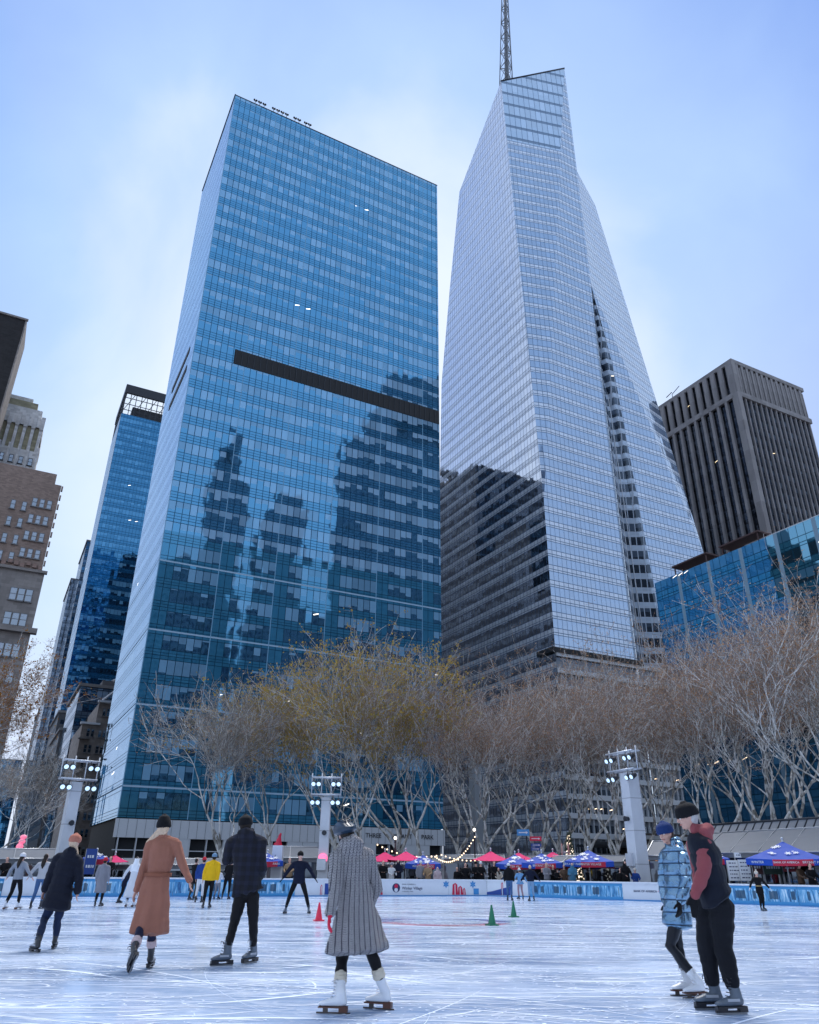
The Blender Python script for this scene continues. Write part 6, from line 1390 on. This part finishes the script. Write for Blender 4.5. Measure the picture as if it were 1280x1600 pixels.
tk, a, b, u, nr, zc = kiosk('long kiosk with ribbed grey roof behind the menu boards at the right', 1062, 1400, 47, 41.5, (1303, 1285), (1334, 1330), back=4.2)
mb = MB(); a2, b2 = a-nr*2.1, b-nr*2.1   # raised clerestory of the long roof
za = at_y(1062, 1303, a2.y).z; zb = at_y(1400, 1285, b2.y).z
mb.face([a2+Vector((0, 0, za)), b2+Vector((0, 0, zb)), b2-nr*.5+Vector((0, 0, zb+.45)), a2-nr*.5+Vector((0, 0, za+.45))]); mb.face([a2-nr*1.0+Vector((0, 0, za)), b2-nr*1.0+Vector((0, 0, zb)), b2-nr*.5+Vector((0, 0, zb+.45)), a2-nr*.5+Vector((0, 0, za+.45))])
part(mb, 'clerestory', M['roof_cloth'], tk)
mb = MB(); mb.tube([a2-nr*.5+Vector((0, 0, za+.47)), b2-nr*.5+Vector((0, 0, zb+.47))], .06, 5)
for k in range(24): f_ = k/23; mb.tube([a2.lerp(b2, f_)+Vector((0, 0, za+(zb-za)*f_+.02)), (a2-nr*.5).lerp(b2-nr*.5, f_)+Vector((0, 0, za+.45+(zb-za)*f_))], .04, 4)
part(mb, 'clerestory_ribs', M['dark_metal'], tk)
def menu_board(px0, px1, D, y0, y1, label, lines, colr=None, cat='menu board'):
    p = ground_dir((px0+px1)/2, D); f = -p.normalized(); u = Vector((-f.y, f.x, 0)); u = u if u.x > 0 else -u
    z0, z1 = at_y(px0, y1, p.y).z, at_y(px0, y0, p.y).z; W_ = abs((at_y(px1, y0, p.y)-at_y(px0, y0, p.y)).x); t = thing('menu_board' if cat == 'menu board' else 'sign_board', label, cat, p)
    mb = MB(); mb.box((0, 0, (z0+z1)/2), (W_, .06, z1-z0), rz=atan2(u.y, u.x)); mb.build('panel', colr or M['white_print'], t)
    mb = MB()
    for s_ in (-1, 1): mb.tube([u*(W_/2*s_)+Vector((0, 0, 0)), u*(W_/2*s_)+Vector((0, 0, z1))], .03, 5)
    mb.build('frame', M['steel'], t); n = len(lines); h = (z1-z0)/(n+.6)
    mb = MB()
    for i, l in enumerate(lines):
        rr_ = random.Random(i+px0); x = -W_*.34
        while x < W_*.3: wd = rr_.uniform(.04, .12); mb.box(f*.034+u*(x+wd/2)+Vector((0, 0, z1-h*(i+.8))), (wd, .006, h*.28), rz=atan2(u.y, u.x)); x += wd+.035
    mb.build('small_print', M['print_navy'] if not colr else M['white_print'], t)
menu_board(1139, 1156, 44.6, 1344, 1376, 'left tall white menu board behind the small child in black', ['MENU', 'HOT', 'CHOCOLATE', 'CIDER', 'WAFFLES'])
menu_board(1157, 1173, 44.3, 1343, 1376, 'right tall white menu board behind the small child in black', ['MENU', 'TEA', 'COFFEE', 'SOUP', 'PIE'])
menu_board(1153, 1171, 44.9, 1332, 1340, 'small white kiosk sign above the two tall menu boards', ['WAFFLES'])
menu_board(1226, 1246, 43.3, 1343, 1362, 'dark red kiosk poster under the large blue parasol', ['HOT', 'DOGS'], plain('poster_red', (.22, .01, .02), .5, bump=0), 'poster')
menu_board(1178, 1192, 44.0, 1344, 1366, 'black and red picture poster left of the green kiosk window', ['GRILL'], plain('poster_dark', (.06, .01, .015), .5, bump=0), 'poster')
menu_board(1196, 1222, 43.8, 1345, 1366, 'dark green kiosk window sign under the large blue parasol', ['CAFE'], plain('poster_green', (.01, .05, .035), .5, bump=0), 'sign')
menu_board(130, 146, 46, 1326, 1366, 'bright blue information board behind the woman in the navy coat', ['RINK', 'INFO'], M['print_blue'], 'sign')
menu_board(758, 762, 48.5, 1352, 1374, 'narrow white banner with a snowflake left of the three children', ['*', '*', '*'], M['print_grey'], 'banner')
# ---- direction signs on a post
p = ground_dir(826, 56); t = thing('direction_sign', 'blue and red direction signs stacked on a black post above the parasols', 'sign', p); f = -p.normalized(); u = Vector((-f.y, f.x, 0)); u = u if u.x > 0 else -u
mb = MB(); mb.tube([(0, 0, 0), (0, 0, at_y(826, 1296, p.y).z)], .05, 6); mb.build('post', M['dark_metal'], t)
for x0, x1, y0, y1, m, tx in ((808, 827, 1296, 1306, 'print_sky', 'SHOPS'), (828, 846, 1307, 1314, 'print_red', 'FOOD'), (830, 846, 1318, 1323, 'print_blue', 'RINK'), (830, 844, 1324, 1329, 'print_blue', 'LODGE')):
    c = at_y((x0+x1)/2, (y0+y1)/2, p.y)-p; w_ = (at_y(x1, y0, p.y)-at_y(x0, y0, p.y)).length; h = (at_y(x0, y0, p.y)-at_y(x0, y1, p.y)).length
    mb = MB(); mb.box(c+f*.08, (w_, .06, h), rz=atan2(u.y, u.x)); pl = mb.build('arrow_panel', M[m], t); mb = MB(); mb.box(c+f*.113-u*w_*.05, (w_*.6, .006, h*.16), rz=atan2(u.y, u.x)); mb.face([c+f*.114+u*w_*.22+Vector((0, 0, -h*.24)), c+f*.114+u*w_*.40, c+f*.114+u*w_*.22+Vector((0, 0, h*.24))]); mb.build('arrow_mark', M['white_print'], pl)
# ---- plinth with red sculpture
p = ground_dir(432, 47); t = thing('plinth', 'plain tall white plinth beside the blue parasol', 'plinth', p); h = at_y(432, 1321, p.y).z
mb = MB(); mb.box((0, 0, h/2), (.56, .56, h)); mb.box((0, 0, .06), (.66, .66, .12)); mb.build('column', M['white_print'], t)
s_ = MB(); q = Vector((0, 0, 0)); loft(s_, [q, q+Vector((0, 0, .28)), q+Vector((.04, 0, .5))], [.20, .14, .06], [.18, .13, .05], (0, 1, 0)); loft(s_, [q+Vector((-.1, 0, .1)), q+Vector((-.24, 0, .05))], [.09, .06], [.09, .06], (0, 1, 0)); loft(s_, [q+Vector((.02, 0, .45)), q+Vector((.08, 0, .62))], [.09, .05], [.09, .05], (0, 1, 0))
o = s_.build('red_sculpture', plain('red_lacquer', (.60, .01, .05), .35, bump=0), None); tag(o, 'small glossy red seated figure sculpture on top of the white plinth', 'sculpture'); o.location = p+Vector((0, 0, h))
# ---- pink sculpture over the left roof
p = ground_dir(22, 60); z = at_y(22, 1327, p.y).z; t = thing('lit_sculpture', 'glowing pink and red lobed sculpture above the left kiosk roof', 'sculpture', p); mb = MB()
mb.ball((0, 0, z+.15), .24, 12, (1, .8, 1)); mb.ball((.08, 0, z+.48), .21, 12, (1.1, .8, .8)); mb.ball((.12, 0, z+.75), .18, 12, (1.3, .8, .8)); mb.build('lobes', emit('pink_lamp', (1, .12, .30), .35, .5), t)
mb = MB(); mb.tube([(0, 0, 0), (0, 0, z)], .06, 6); mb.build('pole', M['dark_metal'], t)
# ---- cones
def cone(px, py, ytop, mat, label):
    p = at_z(px, py, 0); t = thing('traffic_cone', label, 'cone', p, 'cones standing on the ice'); h = (at_y(px, ytop, p.y)).z
    mb = MB(); mb.lathe([(.155*h/.7, .03), (.145*h/.7, .05), (.035*h/.7, h-.015), (.028, h), (0, h)], n=20); mb.build('cone_body', mat, t)
    mb = MB(); mb.box((0, 0, .016), (.40*h/.7, .40*h/.7, .03), rz=.4); mb.build('cone_base', mat, t)
cone(498, 1439, 1410, plain('cone_pink', (.75, .02, .07), .5, bump=0), 'hot pink cone on the ice left of the helmeted skater')
cg = plain('cone_green', (.01, .17, .085), .5, bump=0)
cone(769, 1446, 1414, cg, 'nearer of two green cones on the ice'); cone(803, 1433, 1408, cg, 'farther green cone on the ice, right of its twin')
# ---- lamp posts, bulbs, ladder, firs
def lamp_post(px, D, y, label):
    p = ground_dir(px, D); t = thing('lamp_post', label, 'lamp post', p, 'thin black posts'); h = at_y(px, y, p.y).z
    mb = MB(); mb.lathe([(.10, 0), (.10, .3), (.05, .4), (.035, h-.3), (.06, h-.28), (.03, h-.1), (0, h)], n=10); mb.build('post', M['dark_metal'], t)
    mb = MB(); mb.ball((0, 0, h-.02), .10, 10); mb.build('lamp_globe', emit('globe_glow', (1, .9, .75), 1.2), t)
lamp_post(617, 51, 1309, 'thin black lamp post rising between the two pink parasols'); lamp_post(743, 53, 1296, 'thin black lamp post at the end of the string of bulbs')
def bulbs(label, ptsv, n, r=.055):
    t = thing('string_lights', label, 'string lights', ptsv[0]-Vector((0, 0, ptsv[0].z))); L = Vector(t.location); mb = MB(); seg = len(ptsv)-1
    mb.tube([p-L for p in ptsv], .012, 4, False); mb.build('cable', M['dark_metal'], t)
    me = None
    for i in range(n):
        k = i/(n-1)*seg; j = min(seg-1, int(k)); p = ptsv[j].lerp(ptsv[j+1], k-j)-L-Vector((0, 0, r+.02))
        if me is None: mb = MB(); mb.ball((0, 0, 0), r, 8); o = mb.build('bulb', emit('bulb_glow', (1, .72, .42), 1.0), t); me = o.data; o.location = p
        else: o = bpy.data.objects.new('bulb', me); COL.objects.link(o); o.parent = t; o.location = p
def swag(a, b, sag, n=10): return [a.lerp(b, i/n)-Vector((0, 0, sag*4*(i/n)*(1-i/n))) for i in range(n+1)]
bulbs('string of warm bulbs sagging from the black lamp post towards the blue parasol', swag(at_y(742, 1306, 51), at_y(680, 1337, 51), .75), 22, .045)
bulbs('string of warm bulbs running behind the pink parasols', swag(at_y(690, 1334, 51.5), at_y(590, 1318, 52), .35), 14, .05)
bulbs('string of bulbs over the dark pavilion roof', swag(at_y(768, 1338, 51.6), at_y(690, 1334, 51.6), .25), 13, .045)
def fir(px, D, ytop, wpx, label, lit=60):
    p = ground_dir(px, D); t = thing('fir_tree', label, 'fir tree', p, 'firs decorated with lights'); h = at_y(px, ytop, p.y).z; r = abs(at_y(px+wpx/2, 1350, p.y).x-at_y(px-wpx/2, 1350, p.y).x)/2; Rn = random.Random(px)
    mb = MB(); mb.tube([(0, 0, 0), (0, 0, h*.95)], [.09, .02], 6); mb.build('trunk', M['twig'], t); mb = MB()
    for i in range(2600):
        z = h*(.12+.88*Rn.random()**1.3); rr = r*(1-z/h)+.05; a = Rn.uniform(0, 2*pi); q = rr*Rn.uniform(.35, 1.05); c = Vector((cos(a)*q, sin(a)*q, z-q*.25)); d = Vector((cos(a), sin(a), -.2+Rn.uniform(-.3, .3))).normalized()*Rn.uniform(.08, .2); o = d.orthogonal().normalized()*.02
        mb.face([c-o, c+o, c+d])
    mb.build('crown', plain('fir_needles', (.015, .04, .025), .8, bump=0), t); mb = MB(); n = lit
    for i in range(n): z = h*(.12+.85*Rn.random()); rr = r*(1-z/h)*1.02+.05; a = Rn.uniform(0, 2*pi); mb.ball((cos(a)*rr, sin(a)*rr, z-rr*.2), .035, 5)
    o = mb.build('fairy_lights', emit('fairy_glow', (1, .82, .62), .8), t); o['kind'] = 'stuff'
fir(905, 47.5, 1344, 22, 'bushy decorated fir with warm lights under the blue snowflake parasol', 110); fir(893, 56, 1300, 26, 'tall decorated fir behind the stepladder', 110); fir(1062, 45, 1358, 18, 'small undecorated looking fir in a pot between the light tower and the couple', 6)
def ladder(px, D, y, label):
    p = ground_dir(px, D); t = thing('stepladder', label, 'ladder', p); h = at_y(px, y, p.y).z; mb = MB()
    for q in (-1, 1): mb.tube([(q*.32, -.25, 0), (q*.2, 0, h)], .03, 5); mb.tube([(q*.30, .6, 0), (q*.18, .05, h)], .02, 5)
    o = mb.build('rails', plain('ladder_pink', (.45, .2, .2), .5, bump=0), t); mb = MB()
    for k in range(1, int(h/.3)): z = .3*k; f_ = z/h; mb.tube([(-.32+.12*f_, -.25+.25*f_, z), (.32-.12*f_, -.25+.25*f_, z)], .022, 5)
    mb.build('rungs', M['pale_metal'], t)
ladder(886, 54, 1318, 'tall stepladder with pink rails beside the decorated fir')
# ---- warm lit street level arcade behind the trees
def arcade():
    a, b = G(36, -3.5), G(92, -3.5); t = thing('shop_arcade', 'dark street level arcade with orange lit arched windows behind the trees', 'building', ((a+b)/2)); mb = MB()
    mb.prism(quad(46, 92, -4.5, -.6), 0, 9.5); part(mb, 'front', plain('dark_brown_cladding', (.05, .038, .035), .7), t)
    for i in range(9):
        mb = MB(); c = 49+i*4.8; w_ = 1.5; ps = [(c-w_, 2.2), (c+w_, 2.2), (c+w_, 5.6)] + [(c+w_*cos(pi*k/8), 5.6+1.3*sin(pi*k/8)) for k in range(1, 8)] + [(c-w_, 5.6)]
        mb.face([G(x, -4.56, z) for x, z in ps]); wn_ = part(mb, 'arched_window', M['warm_glow'], t)
        mb = MB()
        for k in (-.75, 0, .75): gbox(mb, c+k, -4.60, 4.2, .09, .06, 4.2)
        for z in (3.4, 4.6, 5.7): gbox(mb, c, -4.60, z, 2.9, .06, .09)
        o = part(mb, 'glazing_bars', M['dark_metal'], wn_)
    mb = MB(); gbox(mb, 69, -4.8, 8.6, 46, .5, .8); part(mb, 'fascia', M['steel'], t)
arcade()
